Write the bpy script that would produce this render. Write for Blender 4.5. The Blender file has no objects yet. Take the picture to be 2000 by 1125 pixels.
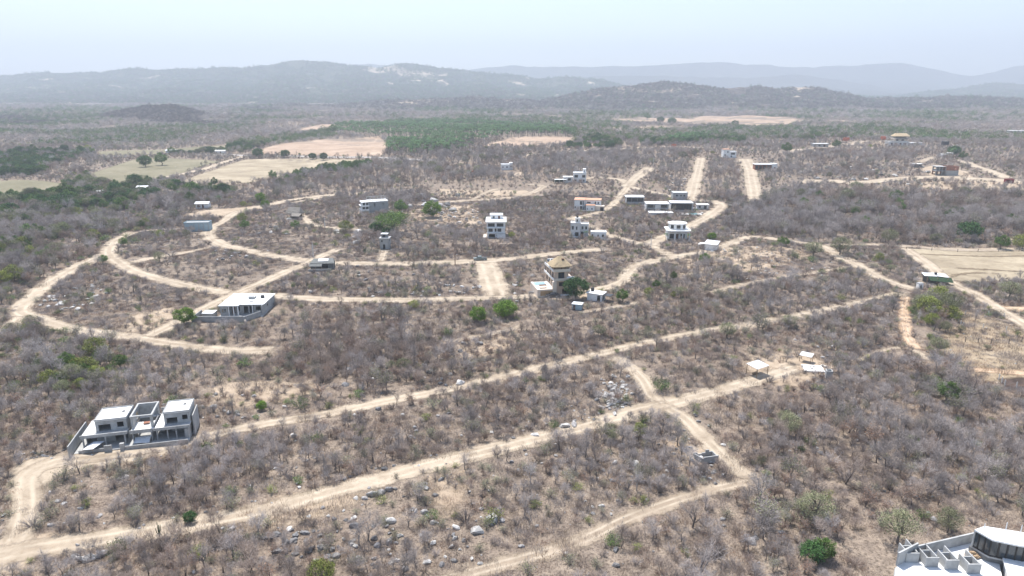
import bpy, bmesh, math, random
import numpy as np
from mathutils import Vector, Matrix, noise as mnoise

random.seed(7)
RNG = np.random.default_rng(11)
SC = bpy.context.scene
COL = SC.collection

# ------------------------------------------------------------------ camera
CAM_H, F_PX, PITCH = 65.0, 1334.0, math.radians(16.4)
cam_data = bpy.data.cameras.new('camera')
cam = bpy.data.objects.new('camera', cam_data)
COL.objects.link(cam)
cam.location = (0, 0, CAM_H)
cam.rotation_euler = (math.pi / 2 - PITCH, 0, 0)
cam_data.sensor_width = 36.0
cam_data.lens = 36.0 * F_PX / 2000.0
cam_data.clip_start, cam_data.clip_end = 1.0, 60000.0
SC.camera = cam

# ------------------------------------------------------------------ sky, sun, exposure
SUN_ELEV, SUN_AZ = math.radians(64), math.radians(-24)   # azimuth from +Y (ahead of the camera), negative = left
world = bpy.data.worlds.new('World')
SC.world = world
world.use_nodes = True
wn = world.node_tree.nodes
sky = wn.new('ShaderNodeTexSky')
sky.sky_type = 'NISHITA'
sky.sun_disc = False
sky.sun_elevation = SUN_ELEV
sky.sun_rotation = SUN_AZ
sky.air_density, sky.dust_density, sky.ozone_density = 1.0, 0.9, 1.0
wbg = wn['Background']
wbg.inputs['Strength'].default_value = 0.125
world.node_tree.links.new(sky.outputs['Color'], wbg.inputs['Color'])

sun_data = bpy.data.lights.new('sun', 'SUN')
sun_data.energy = 4.6
sun_data.angle = math.radians(0.53)
sun_data.color = (1.0, 0.965, 0.915)
sun = bpy.data.objects.new('sun', sun_data)
COL.objects.link(sun)
sdir = Vector((math.sin(SUN_AZ) * math.cos(SUN_ELEV), math.cos(SUN_AZ) * math.cos(SUN_ELEV), math.sin(SUN_ELEV)))
sun.rotation_euler = sdir.to_track_quat('Z', 'Y').to_euler()

SC.render.engine = 'CYCLES'
SC.view_settings.view_transform = 'Standard'
SC.view_settings.look = 'None'
SC.view_settings.exposure = 0.84
SC.view_settings.gamma = 1.0
SC.view_settings.use_curve_mapping = False
SC.cycles.max_bounces = 5
SC.cycles.diffuse_bounces = 2
SC.cycles.glossy_bounces = 2
SC.cycles.transmission_bounces = 3
SC.cycles.transparent_max_bounces = 12
SC.cycles.volume_bounces = 2
SC.cycles.use_denoising = True

# ------------------------------------------------------------------ terrain and pixel helpers
SP, CP = math.sin(PITCH), math.cos(PITCH)

def hgt(x, y):
    """gentle relief of the plain (metres); works on numpy arrays"""
    x = np.asarray(x, float); y = np.asarray(y, float)
    h = 0.9 * np.sin(x / 61 + 1.3) * np.cos(y / 73 + .4) + 0.7 * np.sin((x + y) / 47 + 2.1) + 0.25 * np.sin(x / 19 - y / 27) + .2 * np.cos(x / 23 + y / 15 + 1)
    far = np.clip((y - 600) / 900, 0, 1)
    h = h * (1 + 3 * far)
    # the settled rise: climbs away from the camera on the right, falls back to the plain behind
    s1 = np.clip((y - 360) / 320, 0, 1); s1 = s1 * s1 * (3 - 2 * s1)
    s2 = np.clip((y - 760) / 700, 0, 1); s2 = s2 * s2 * (3 - 2 * s2)
    s3 = np.clip((x + 230) / 220, 0, 1); s3 = s3 * s3 * (3 - 2 * s3)
    h = h + 7.0 * s1 * (1 - s2) * s3
    return h

def ray(px, py):
    u, v = (px - 1000.0) / F_PX, (py - 562.5) / F_PX
    return np.array([u, CP - v * SP, -SP - v * CP])

def at(px, py, z=None):
    """ground point seen at a pixel of the 2000 px photograph (or the point at height z)"""
    d = ray(px, py)
    zz = 0.0 if z is None else z
    for _ in range(14):
        t = (zz - CAM_H) / d[2]
        p = np.array([0, 0, CAM_H]) + d * t
        if z is not None: break
        zz = float(hgt(p[0], p[1]))
    return Vector((float(p[0]), float(p[1]), float(zz)))

def pix(x, y, z):
    """pixel of a world point (numpy)"""
    dz = z - CAM_H
    dep = y * CP - dz * SP
    up = y * SP + dz * CP
    dep = np.maximum(dep, 1e-3)
    return 1000 + F_PX * x / dep, 562.5 - F_PX * up / dep, F_PX / dep

def in_poly(px, py, poly):
    px = np.asarray(px); py = np.asarray(py)
    c = np.zeros(px.shape, bool)
    n = len(poly)
    for i in range(n):
        x0, y0 = poly[i]; x1, y1 = poly[(i + 1) % n]
        if y0 == y1: continue
        hit = ((y0 > py) != (y1 > py)) & (px < (x1 - x0) * (py - y0) / (y1 - y0) + x0)
        c ^= hit
    return c

# ------------------------------------------------------------------ object helpers
def mesh_obj(name, verts, faces, mat=None, parent=None, smooth=False):
    me = bpy.data.meshes.new(name)
    me.from_pydata([tuple(v) for v in verts], [], [tuple(f) for f in faces])
    if mat:
        for m in (mat if isinstance(mat, (list, tuple)) else [mat]): me.materials.append(m)
    if smooth: me.polygons.foreach_set('use_smooth', [True] * len(me.polygons))
    me.update()
    o = bpy.data.objects.new(name, me)
    COL.objects.link(o)
    if parent is not None: o.parent = parent
    return o

def empty(name, loc=(0, 0, 0), rz=0.0):
    o = bpy.data.objects.new(name, None)
    o.empty_display_size = .5
    COL.objects.link(o)
    o.location = loc
    o.rotation_euler = (0, 0, rz)
    return o

def tag(o, label=None, cat=None, group=None, kind=None):
    if label: o['label'] = label
    if cat: o['category'] = cat
    if group: o['group'] = group
    if kind: o['kind'] = kind
    return o

# ------------------------------------------------------------------ materials
MATS = {}
def nt(m): return m.node_tree.nodes, m.node_tree.links

def mat(name, c1, c2=None, c3=None, scale=1.0, rough=.9, bump=0.0, bscale=None, detail=6, rnd=0.0, spec=.2, metallic=0.0, coords='Object', stretch=None):
    """noise-mottled principled surface; rnd varies the tone per object"""
    if name in MATS: return MATS[name]
    m = bpy.data.materials.new(name); m.use_nodes = True
    N, L = nt(m); b = N['Principled BSDF']
    b.inputs['Roughness'].default_value = rough
    b.inputs['Specular IOR Level'].default_value = spec
    b.inputs['Metallic'].default_value = metallic
    tc = N.new('ShaderNodeTexCoord')
    src = tc.outputs[coords]
    if stretch:
        mp = N.new('ShaderNodeMapping'); mp.inputs['Scale'].default_value = stretch
        L.new(src, mp.inputs['Vector']); src = mp.outputs['Vector']
    nz = N.new('ShaderNodeTexNoise'); nz.inputs['Scale'].default_value = scale
    nz.inputs['Detail'].default_value = detail; nz.inputs['Roughness'].default_value = .65
    L.new(src, nz.inputs['Vector'])
    rp = N.new('ShaderNodeValToRGB')
    e = rp.color_ramp.elements
    cs = [c for c in (c1, c2, c3) if c is not None]
    if len(cs) == 1: cs = [c1, tuple(min(1, x * .86) for x in c1)]
    e[0].position, e[1].position = .33, .68
    e[0].color = (*cs[0], 1); e[1].color = (*cs[-1], 1)
    if len(cs) == 3:
        k = e.new(.5); k.color = (*cs[1], 1)
    L.new(nz.outputs['Fac'], rp.inputs['Fac'])
    out = rp.outputs['Color']
    if rnd:
        oi = N.new('ShaderNodeObjectInfo')
        mr = N.new('ShaderNodeMapRange')
        mr.inputs['To Min'].default_value = 1 - rnd; mr.inputs['To Max'].default_value = 1 + rnd
        L.new(oi.outputs['Random'], mr.inputs['Value'])
        hs = N.new('ShaderNodeHueSaturation')
        L.new(out, hs.inputs['Color']); L.new(mr.outputs['Result'], hs.inputs['Value'])
        out = hs.outputs['Color']
    L.new(out, b.inputs['Base Color'])
    if bump:
        bn = N.new('ShaderNodeTexNoise'); bn.inputs['Scale'].default_value = bscale or scale * 4
        bn.inputs['Detail'].default_value = 5
        L.new(src, bn.inputs['Vector'])
        bp = N.new('ShaderNodeBump'); bp.inputs['Strength'].default_value = bump; bp.inputs['Distance'].default_value = .15
        L.new(bn.outputs['Fac'], bp.inputs['Height']); L.new(bp.outputs['Normal'], b.inputs['Normal'])
    MATS[name] = m
    return m

def ramp(N, L, fac, stops):
    rp = N.new('ShaderNodeValToRGB'); e = rp.color_ramp.elements
    e[0].position, e[0].color = stops[0][0], (*stops[0][1], 1)
    e[1].position, e[1].color = stops[-1][0], (*stops[-1][1], 1)
    for p, c in stops[1:-1]:
        k = e.new(p); k.color = (*c, 1)
    L.new(fac, rp.inputs['Fac'])
    return rp.outputs['Color']

def noise(N, L, vec, scale, detail=6, rough=.6, dist=0.0):
    n = N.new('ShaderNodeTexNoise')
    n.inputs['Scale'].default_value = scale; n.inputs['Detail'].default_value = detail
    n.inputs['Roughness'].default_value = rough; n.inputs['Distortion'].default_value = dist
    L.new(vec, n.inputs['Vector'])
    return n.outputs['Fac']

def mix(N, L, fac, a, b):
    m = N.new('ShaderNodeMix'); m.data_type = 'RGBA'
    if isinstance(fac, (int, float)): m.inputs[0].default_value = fac
    else: L.new(fac, m.inputs[0])
    for s, v in ((6, a), (7, b)):
        if isinstance(v, tuple): m.inputs[s].default_value = (*v, 1)
        else: L.new(v, m.inputs[s])
    return m.outputs[2]

def math_n(N, L, op, a, b=None, c=None):
    m = N.new('ShaderNodeMath'); m.operation = op
    for i, v in enumerate((a, b, c)):
        if v is None: continue
        if isinstance(v, (int, float)): m.inputs[i].default_value = v
        else: L.new(v, m.inputs[i])
    return m.outputs[0]

def mapr(N, L, v, a, b, c, d):
    m = N.new('ShaderNodeMapRange')
    for i, x in enumerate((a, b, c, d)): m.inputs[i + 1].default_value = x
    L.new(v, m.inputs[0])
    return m.outputs[0]

def ground_material():
    m = bpy.data.materials.new('dry_soil'); m.use_nodes = True
    N, L = nt(m); b = N['Principled BSDF']; b.inputs['Roughness'].default_value = .95
    b.inputs['Specular IOR Level'].default_value = .1
    g = N.new('ShaderNodeNewGeometry').outputs['Position']
    big = noise(N, L, g, .011, 4, .55, .6)
    mid = noise(N, L, g, .06, 5, .6, .8)
    fine = noise(N, L, g, .55, 7, .7)
    spk = noise(N, L, g, 2.6, 4, .75)
    soil = ramp(N, L, mid, [(.30, (.168, .128, .102)), (.46, (.245, .197, .157)), (.58, (.32, .262, .208)), (.74, (.45, .375, .295))])
    red = ramp(N, L, big, [(.35, (.22, .158, .120)), (.65, (.265, .226, .188))])
    c = mix(N, L, .42, soil, red)
    lit = ramp(N, L, fine, [(.36, (.10, .078, .062)), (.50, (.225, .178, .138)), (.68, (.43, .348, .262))])
    c = mix(N, L, .50, c, lit)
    sp = ramp(N, L, spk, [(.40, (.25, .235, .23)), (.50, (1, 1, 1)), (.62, (1, 1, 1)), (.72, (1.7, 1.62, 1.5))])
    mm = N.new('ShaderNodeMix'); mm.data_type = 'RGBA'; mm.blend_type = 'MULTIPLY'; mm.inputs[0].default_value = .75
    L.new(c, mm.inputs[6]); L.new(sp, mm.inputs[7]); c = mm.outputs[2]
    # beyond the individual shrubs the land is closed leafless woodland
    sep = N.new('ShaderNodeSeparateXYZ'); L.new(g, sep.inputs[0])
    wood = ramp(N, L, noise(N, L, g, .02, 8, .75), [(.36, (.075, .066, .060)), (.5, (.125, .105, .096)), (.66, (.20, .165, .14))])
    f = mapr(N, L, sep.outputs['Y'], 1500, 2300, 0, 1)
    c = mix(N, L, f, c, wood)
    L.new(c, b.inputs['Base Color'])
    bp = N.new('ShaderNodeBump'); bp.inputs['Strength'].default_value = .8; bp.inputs['Distance'].default_value = .25
    hh = math_n(N, L, 'ADD', fine, math_n(N, L, 'MULTIPLY', spk, .35))
    L.new(hh, bp.inputs['Height']); L.new(bp.outputs['Normal'], b.inputs['Normal'])
    return m

def sheet_material(name, stops, scale, ruts=False, edge_noise=.35, fine_scale=1.1, extra=None):
    """bare-earth sheet whose UV u runs -1..1 across; it frays out into the soil at its edge"""
    m = bpy.data.materials.new(name); m.use_nodes = True
    N, L = nt(m); b = N['Principled BSDF']; b.inputs['Roughness'].default_value = .95
    b.inputs['Specular IOR Level'].default_value = .1
    g = N.new('ShaderNodeNewGeometry').outputs['Position']
    at_ = N.new('ShaderNodeAttribute'); at_.attribute_name = 'edge'
    u = at_.outputs['Fac']
    c = ramp(N, L, noise(N, L, g, scale, 6, .62, .5), stops)
    fn = noise(N, L, g, fine_scale, 6, .7)
    mul = ramp(N, L, fn, [(.34, (.80, .77, .73)), (.5, (1, 1, 1)), (.7, (1.12, 1.1, 1.08))])
    mm = N.new('ShaderNodeMix'); mm.data_type = 'RGBA'; mm.blend_type = 'MULTIPLY'; mm.inputs[0].default_value = .8
    L.new(c, mm.inputs[6]); L.new(mul, mm.inputs[7]); c = mm.outputs[2]
    if ruts:
        au = N.new('ShaderNodeAttribute'); au.attribute_name = 'across'
        a = math_n(N, L, 'ABSOLUTE', au.outputs['Fac'])
        d = math_n(N, L, 'ABSOLUTE', math_n(N, L, 'SUBTRACT', a, .42))
        wheel = mapr(N, L, d, .06, .24, 1, 0)
        nn = noise(N, L, g, .16, 4, .6)
        wheel = math_n(N, L, 'MULTIPLY', wheel, mapr(N, L, nn, .35, .6, .1, 1))
        c = mix(N, L, math_n(N, L, 'MULTIPLY', wheel, .55), c, (.56, .475, .365))
        crown = mapr(N, L, a, .02, .2, 1, 0)
        crown = math_n(N, L, 'MULTIPLY', crown, mapr(N, L, noise(N, L, g, .3, 5, .7), .48, .66, 0, 1))
        c = mix(N, L, math_n(N, L, 'MULTIPLY', crown, .5), c, (.34, .265, .19))
    L.new(c, b.inputs['Base Color'])
    en = noise(N, L, g, .35, 6, .72)
    f = math_n(N, L, 'ADD', u, math_n(N, L, 'MULTIPLY', math_n(N, L, 'SUBTRACT', en, .5), edge_noise * 4))
    alpha = mapr(N, L, f, .10, .55, 0, 1)
    L.new(alpha, b.inputs['Alpha'])
    bp = N.new('ShaderNodeBump'); bp.inputs['Strength'].default_value = .4; bp.inputs['Distance'].default_value = .1
    L.new(fn, bp.inputs['Height']); L.new(bp.outputs['Normal'], b.inputs['Normal'])
    return m

# ------------------------------------------------------------------ the ground
def build_ground():
    ys = [-400, -250, -120, -60, -20]
    y = 10.0
    while y < 9500:
        ys.append(y); y += max(3.0, y * .02)
    nx = 240
    V, Fc = [], []
    ys = np.array(ys)
    tt = np.linspace(-1, 1, nx)
    for yy in ys:
        half = 1.15 * max(yy, 0) + 330
        xs = tt * half
        hh = hgt(xs, np.full(nx, yy))
        V += list(zip(xs, np.full(nx, yy), hh))
    for j in range(len(ys) - 1):
        for i in range(nx - 1):
            a = j * nx + i
            Fc.append((a, a + 1, a + nx + 1, a + nx))
    o = mesh_obj('ground', V, Fc, ground_material(), smooth=True)
    tag(o, kind='structure')
build_ground()

# sample the triangulated ground itself so sheets and things sit on the surface that is drawn
def gz(x, y): return float(hgt(x, y))

def catmull(P, step):
    P = [np.array(p[:2], float) for p in P]
    P = [2 * P[0] - P[1]] + P + [2 * P[-1] - P[-2]]
    out = []
    for i in range(1, len(P) - 2):
        p0, p1, p2, p3 = P[i - 1:i + 3]
        n = max(2, int(np.linalg.norm(p2 - p1) / step))
        for k in range(n):
            t = k / n
            out.append(.5 * (2 * p1 + (p2 - p0) * t + (2 * p0 - 5 * p1 + 4 * p2 - p3) * t * t + (3 * p1 - p0 - 3 * p2 + p3) * t ** 3))
    out.append(P[-2])
    return np.array(out)

ROADS = []          # (points, half width) for keeping plants off
ROAD_MAT = sheet_material('pale_dirt_road', [(.30, (.235, .188, .138)), (.42, (.335, .272, .203)), (.55, (.39, .322, .244)), (.72, (.46, .388, .30))], .11, ruts=True, edge_noise=.45)
TRACK_MAT = sheet_material('worn_track', [(.30, (.225, .178, .132)), (.5, (.315, .254, .192)), (.72, (.40, .33, .252))], .14, ruts=True, edge_noise=.6)
PAVED_MAT = sheet_material('grey_paved_road', [(.3, (.30, .28, .26)), (.7, (.40, .37, .34))], .1, edge_noise=.1)
ORANGE_MAT = sheet_material('orange_dirt', [(.3, (0.390, 0.266, 0.170)), (.5, (0.465, 0.332, 0.224)), (.72, (0.531, 0.407, 0.290))], .09, ruts=True)

def road(name, pts, width, m=None, k=0, vary=.18):
    P = catmull([at(*p) for p in pts], 2.2)
    T = np.gradient(P, axis=0); T /= np.maximum(np.linalg.norm(T, axis=1), 1e-6)[:, None]
    Nn = np.stack([-T[:, 1], T[:, 0]], 1)
    n = len(P)
    s = np.arange(n) * 2.2
    wob = 1 + vary * (np.sin(s / 17 + k) * .5 + np.sin(s / 6.3 + 2 * k) * .3 + np.sin(s / 41 + 3 * k) * .6)
    ks = np.linspace(-1, 1, 9)
    V, E, A, Fc = [], [], [], []
    for i in range(n):
        hw = width * (.44 + .08 * min(1, max(0, (P[i][1] - 150) / 150))) * wob[i] + 1.0
        endf = min(1.0, (min(i, n - 1 - i) * 2.2) / 4.0)
        for q in ks:
            p = P[i] + Nn[i] * hw * q
            V.append((p[0], p[1], gz(p[0], p[1]) + .06 + .006 * (len(ROADS) % 12)))
            dist = (1 - abs(q)) * hw            # metres from the frayed rim
            E.append(min(1.0, dist / 2.0, endf)); A.append(q * hw / (width * .5))
    w = len(ks)
    for i in range(n - 1):
        for j in range(w - 1):
            a = i * w + j
            Fc.append((a, a + w, a + w + 1, a + 1))
    o = mesh_obj(name, V, Fc, m or ROAD_MAT, smooth=True)
    for nm, arr in (('edge', E), ('across', A)):
        at_ = o.data.attributes.new(nm, 'FLOAT', 'POINT'); at_.data.foreach_set('value', arr)
    tag(o, kind='structure')
    ROADS.append((P, width * .5))
    return o

road('dirt_road', [(-60, 1130), (0, 1092), (42, 1035), (52, 985), (50, 945), (62, 922), (110, 902), (180, 893), (260, 882), (340, 868), (400, 853), (520, 828), (640, 808), (760, 783), (880, 760), (960, 743), (1040, 722), (1130, 701), (1200, 684), (1290, 664), (1400, 644), (1500, 628), (1590, 611), (1680, 591), (1765, 571)], 4.3, k=1)
road('dirt_road', [(-80, 1100), (0, 1086), (70, 1072), (180, 1057), (300, 1036), (420, 1016), (540, 991), (640, 962), (740, 936), (850, 906), (960, 880), (1060, 855), (1150, 832), (1230, 808), (1290, 792), (1350, 778), (1420, 759), (1500, 735), (1560, 716)], 4.6, k=2)
road('dirt_road', [(1190, 693), (1225, 714), (1255, 742), (1270, 770), (1290, 792)], 3.8, k=3)
road('dirt_road', [(1290, 792), (1330, 812), (1365, 845), (1405, 885), (1440, 918), (1478, 940)], 4.0, k=4)
road('dirt_track', [(1478, 940), (1420, 950), (1345, 970), (1275, 994), (1210, 1020), (1150, 1050), (1070, 1078), (960, 1108), (860, 1135)], 2.9, TRACK_MAT, k=5)
road('dirt_road', [(1790, 568), (1730, 548), (1675, 519), (1630, 496), (1600, 480), (1556, 474), (1505, 466), (1465, 464), (1420, 478), (1370, 493), (1320, 502), (1270, 512), (1240, 522), (1226, 535), (1215, 550), (1185, 562), (1120, 572), (1050, 578), (985, 581), (900, 584), (800, 586), (700, 586), (620, 584), (545, 580)], 5.6, k=6)
road('dirt_road', [(560, 581), (500, 577), (440, 572), (370, 559), (310, 545), (262, 530), (232, 512), (213, 494), (225, 472), (262, 453)], 6.0, k=7)
road('dirt_track', [(262, 453), (320, 449), (380, 446)], 3.5, TRACK_MAT, k=8)
road('dirt_road', [(972, 580), (962, 548), (948, 510)], 9.0, k=9)
road('dirt_road', [(1185, 487), (1090, 495), (1010, 505), (940, 510), (850, 514), (750, 516), (660, 514), (600, 510), (545, 502), (480, 489), (432, 477), (408, 461), (412, 446), (440, 430), (462, 415), (520, 401), (580, 389), (650, 381), (720, 378)], 6.0, k=10)
road('dirt_road', [(430, 479), (370, 492), (310, 502), (250, 514)], 4.0, k=11)
road('dirt_road', [(662, 486), (630, 500), (600, 515), (555, 533), (505, 556), (455, 577), (400, 603), (340, 634), (285, 660)], 5.2, k=12)
road('dirt_road', [(220, 492), (150, 522), (92, 556), (52, 590), (40, 610), (80, 624), (130, 640), (200, 651), (270, 661), (330, 671), (400, 680), (470, 686), (545, 682)], 6.0, k=13)
road('dirt_road', [(45, 615), (20, 640), (-40, 672)], 5.0, k=14)
road('dirt_road', [(1320, 504), (1272, 482), (1225, 470), (1180, 456), (1145, 440), (1118, 428), (1150, 421), (1190, 405), (1212, 382), (1226, 362), (1210, 351), (1165, 346)], 5.0, k=15)
road('dirt_road', [(1222, 366), (1248, 343), (1270, 327)], 8.0, k=16)
road('dirt_road', [(1228, 364), (1262, 373), (1320, 386)], 5.0, k=17)
road('dirt_road', [(1369, 308), (1362, 340), (1354, 372), (1352, 390), (1395, 394), (1408, 403), (1385, 422), (1355, 438), (1335, 450), (1290, 466), (1268, 480)], 7.5, k=18)
road('dirt_road', [(1455, 310), (1464, 330), (1470, 360), (1476, 395)], 9.0, k=19)
road('dirt_road', [(1556, 354), (1620, 354), (1680, 357), (1750, 350), (1820, 347), (1900, 350), (1990, 354), (2080, 356)], 12.0, k=20)
road('dirt_road', [(1876, 313), (1920, 330), (1970, 349)], 7.0, k=21)
road('dirt_track', [(1680, 325), (1740, 321), (1790, 318), (1825, 307)], 5.0, TRACK_MAT, k=22)
road('dirt_track', [(1610, 480), (1700, 478), (1780, 482), (1880, 488), (2060, 486)], 4.5, TRACK_MAT, k=23)
road('dirt_road', [(1765, 484), (1805, 512), (1845, 545), (1900, 573), (1945, 600), (1980, 622), (2040, 660)], 5.0, k=24)
road('orange_dirt_road', [(1925, 590), (1960, 602), (2060, 606)], 5.0, ORANGE_MAT, k=25)
road('dirt_track', [(1385, 573), (1450, 557), (1540, 540), (1640, 525), (1690, 519)], 3.2, TRACK_MAT, k=26)
road('foot_path', [(1120, 612), (1200, 600), (1260, 589)], 2.4, TRACK_MAT, k=27)
road('foot_path', [(855, 672), (920, 660), (1005, 642), (1030, 630)], 2.4, TRACK_MAT, k=28)
road('foot_path', [(1672, 709), (1705, 691), (1750, 680), (1790, 686), (1818, 712)], 1.5, TRACK_MAT, k=29)
road('orange_track', [(1768, 578), (1766, 620), (1772, 655), (1792, 685)], 2.4, ORANGE_MAT, k=30)
road('orange_track', [(1880, 722), (1940, 725), (2040, 733)], 2.6, ORANGE_MAT, k=31)
road('dirt_track', [(850, 396), (930, 391), (990, 387), (1035, 378), (1060, 364), (1030, 360)], 5.5, TRACK_MAT, k=32)
road('dirt_track', [(925, 390), (952, 375), (975, 368)], 3.5, TRACK_MAT, k=33)
road('dirt_road', [(560, 398), (640, 384), (720, 375)], 3.5, k=34)
road('dirt_road', [(585, 418), (600, 430), (612, 440), (660, 447), (715, 450)], 4.0, k=35)
road('paved_road', [(180, 306), (300, 304), (420, 302), (520, 305), (640, 307), (790, 311), (850, 314)], 7.0, PAVED_MAT, k=36, vary=.03)
road('dirt_road', [(228, 366), (290, 353), (350, 341), (410, 327), (455, 312), (480, 303)], 6.0, k=37)
road('dirt_road', [(1020, 304), (1100, 298), (1200, 291), (1320, 287), (1440, 291)], 9.0, k=38)
road('dirt_track', [(1165, 346), (1140, 350)], 4.0, TRACK_MAT, k=39)
road('foot_path', [(742, 512), (748, 498), (750, 486)], 3.5, k=40)
road('dirt_track', [(1540, 298), (1600, 290), (1680, 278), (1745, 276)], 12.0, TRACK_MAT, k=41)

# ------------------------------------------------------------------ bare lots and fields
FIELDS = []
def patch(name, poly, m, k=0, margin=2.0, keep=True, grid=None, wild=0.0):
    """draped sheet bounded by a pixel polygon, its rim frayed"""
    W = [at(*p) for p in poly]
    W2 = [(w.x, w.y) for w in W]
    x0, x1 = min(w[0] for w in W2), max(w[0] for w in W2)
    y0, y1 = min(w[1] for w in W2), max(w[1] for w in W2)
    st = grid or max(2.0, (x1 - x0) / 70, (y1 - y0) / 70)
    xs = np.arange(x0 - st, x1 + 2 * st, st); ys = np.arange(y0 - st, y1 + 2 * st, st)
    X, Y = np.meshgrid(xs, ys)
    ins = in_poly(X, Y, W2)
    d = np.full(X.shape, 1e9)
    for i in range(len(W2)):
        ax, ay = W2[i]; bx, by = W2[(i + 1) % len(W2)]
        vx, vy = bx - ax, by - ay
        t = np.clip(((X - ax) * vx + (Y - ay) * vy) / max(vx * vx + vy * vy, 1e-6), 0, 1)
        d = np.minimum(d, np.hypot(X - ax - t * vx, Y - ay - t * vy))
    d = np.where(ins, d, -d)
    fr = max(st * 1.2, 3.0) * (1 + wild)
    edge = np.clip((d + fr * .3) / fr, 0, 1)
    Z = hgt(X, Y) + .03 + .002 * (k % 12)
    idx = -np.ones(X.shape, int)
    use = d > -st * 1.6
    V, E, Fc = [], [], []
    for j in range(X.shape[0]):
        for i in range(X.shape[1]):
            if use[j, i]:
                idx[j, i] = len(V); V.append((X[j, i], Y[j, i], Z[j, i])); E.append(float(edge[j, i]))
    for j in range(X.shape[0] - 1):
        for i in range(X.shape[1] - 1):
            q = (idx[j, i], idx[j, i + 1], idx[j + 1, i + 1], idx[j + 1, i])
            if min(q) >= 0: Fc.append(q)
    o = mesh_obj(name, V, Fc, m, smooth=True)
    a = o.data.attributes.new('edge', 'FLOAT', 'POINT'); a.data.foreach_set('value', E)
    tag(o, kind='structure')
    if keep: FIELDS.append(W2)
    return o

FIELD_PALE = sheet_material('pale_mown_field', [(.32, (.225, .183, .128)), (.45, (.295, .243, .172)), (.56, (.35, .292, .208)), (.7, (.44, .372, .272))], .045, edge_noise=.3, fine_scale=.5)
FIELD_GREEN = sheet_material('dry_green_field', [(.3, (.15, .138, .085)), (.5, (.195, .175, .115)), (.7, (.25, .218, .15))], .02, edge_noise=.1, fine_scale=.3)
FIELD_PINK = sheet_material('pinkish_bare_field', [(.32, (.27, .195, .142)), (.5, (.36, .265, .195)), (.7, (.45, .345, .26))], .03, edge_noise=.25, fine_scale=.3)
LOT = sheet_material('scraped_lot', [(.3, (0.299, 0.228, 0.166)), (.5, (0.373, 0.295, 0.216)), (.7, (0.457, 0.369, 0.278))], .08, edge_noise=.55, fine_scale=.8)
APRON = sheet_material('pale_gravel_apron', [(.3, (.33, .265, .195)), (.5, (.40, .33, .25)), (.7, (.48, .405, .31))], .12, edge_noise=.35, fine_scale=.9)
GRASS = sheet_material('dry_grass_paddock', [(.3, (.26, .195, .13)), (.5, (.325, .255, .175)), (.7, (.39, .315, .225))], .06, edge_noise=.4, fine_scale=.9)
GRASS_D = sheet_material('dark_weedy_bund', [(.3, (.14, .105, .07)), (.7, (.24, .19, .13))], .3, edge_noise=.6)
BURNT = sheet_material('burnt_ground', [(.3, (.035, .028, .025)), (.5, (.07, .05, .042)), (.7, (.12, .085, .065))], .3, edge_noise=.3)
EMB = sheet_material('pale_scar', [(.3, (0.415, 0.332, 0.257)), (.7, (0.515, 0.432, 0.349))], .02, edge_noise=.4, fine_scale=.1)

patch('bare_field', [(1765, 485), (1880, 489), (2080, 489), (2090, 548), (1960, 548), (1880, 552), (1840, 540), (1800, 508)], FIELD_PALE, 1)
patch('bare_field', [(345, 358), (420, 331), (485, 311), (600, 310), (735, 313), (660, 326), (560, 343), (480, 358), (400, 364)], FIELD_PALE, 2)
patch('green_field', [(160, 345), (260, 312), (320, 309), (400, 312), (430, 316), (340, 337), (230, 345)], FIELD_GREEN, 3)
patch('green_field', [(180, 343), (300, 330), (400, 322), (360, 337), (250, 362), (200, 357)], FIELD_GREEN, 4, wild=.4)
patch('green_field', [(-60, 357), (40, 351), (90, 354), (140, 362), (110, 378), (40, 386), (-60, 392)], FIELD_GREEN, 5)
patch('green_field', [(190, 296), (330, 291), (440, 283), (470, 290), (330, 302), (200, 304)], FIELD_GREEN, 6)
patch('pink_field', [(500, 300), (520, 288), (640, 272), (740, 266), (765, 282), (745, 306), (640, 305)], FIELD_PINK, 7)
patch('pink_field', [(575, 258), (640, 243), (760, 236), (720, 243), (650, 252)], FIELD_PINK, 8)
patch('pink_field', [(1190, 238), (1260, 231), (1400, 227), (1560, 230), (1690, 241), (1540, 244), (1300, 246)], FIELD_PINK, 9, wild=.5)
patch('pink_field', [(1160, 249), (1270, 246), (1370, 250), (1260, 254)], FIELD_PINK, 33, wild=.5)
patch('pink_field', [(940, 285), (1000, 268), (1120, 268), (1140, 278), (1050, 284)], FIELD_PINK, 10)
for kk_, pl_ in enumerate(([(1785, 496), (1860, 499), (1950, 501), (2060, 498)], [(1862, 524), (1930, 527), (2000, 531), (2060, 530)], [(1850, 541), (1900, 533), (1960, 536)])):
    road('earth_bund', pl_, .9, GRASS_D, k=50 + kk_)
patch('sandy_lot', [(330, 424), (400, 411), (470, 405), (560, 396), (470, 418), (440, 424)], LOT, 11)
patch('bare_lot', [(60, 1042), (140, 1040), (30, 1120), (-50, 1140), (-50, 1090)], LOT, 12, wild=.3)
patch('gravel_apron', [(22, 915), (60, 898), (130, 884), (240, 884), (330, 868), (345, 882), (250, 905), (150, 915), (95, 940), (80, 975), (30, 975)], APRON, 32, wild=.2)
patch('bare_lot', [(120, 888), (170, 872), (300, 868), (375, 850), (400, 862), (330, 885), (260, 905), (150, 905), (90, 905)], LOT, 13)
patch('paddock', [(1845, 600), (1930, 618), (2080, 690), (2080, 760), (1900, 740), (1840, 690)], GRASS, 14, keep=False)
patch('burnt_patch', [(1945, 740), (2080, 736), (2080, 762), (1965, 757)], BURNT, 15)
patch('bare_slope', [(820, 400), (930, 400), (945, 440), (860, 442), (800, 425)], LOT, 16, keep=False, wild=.8)
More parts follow.
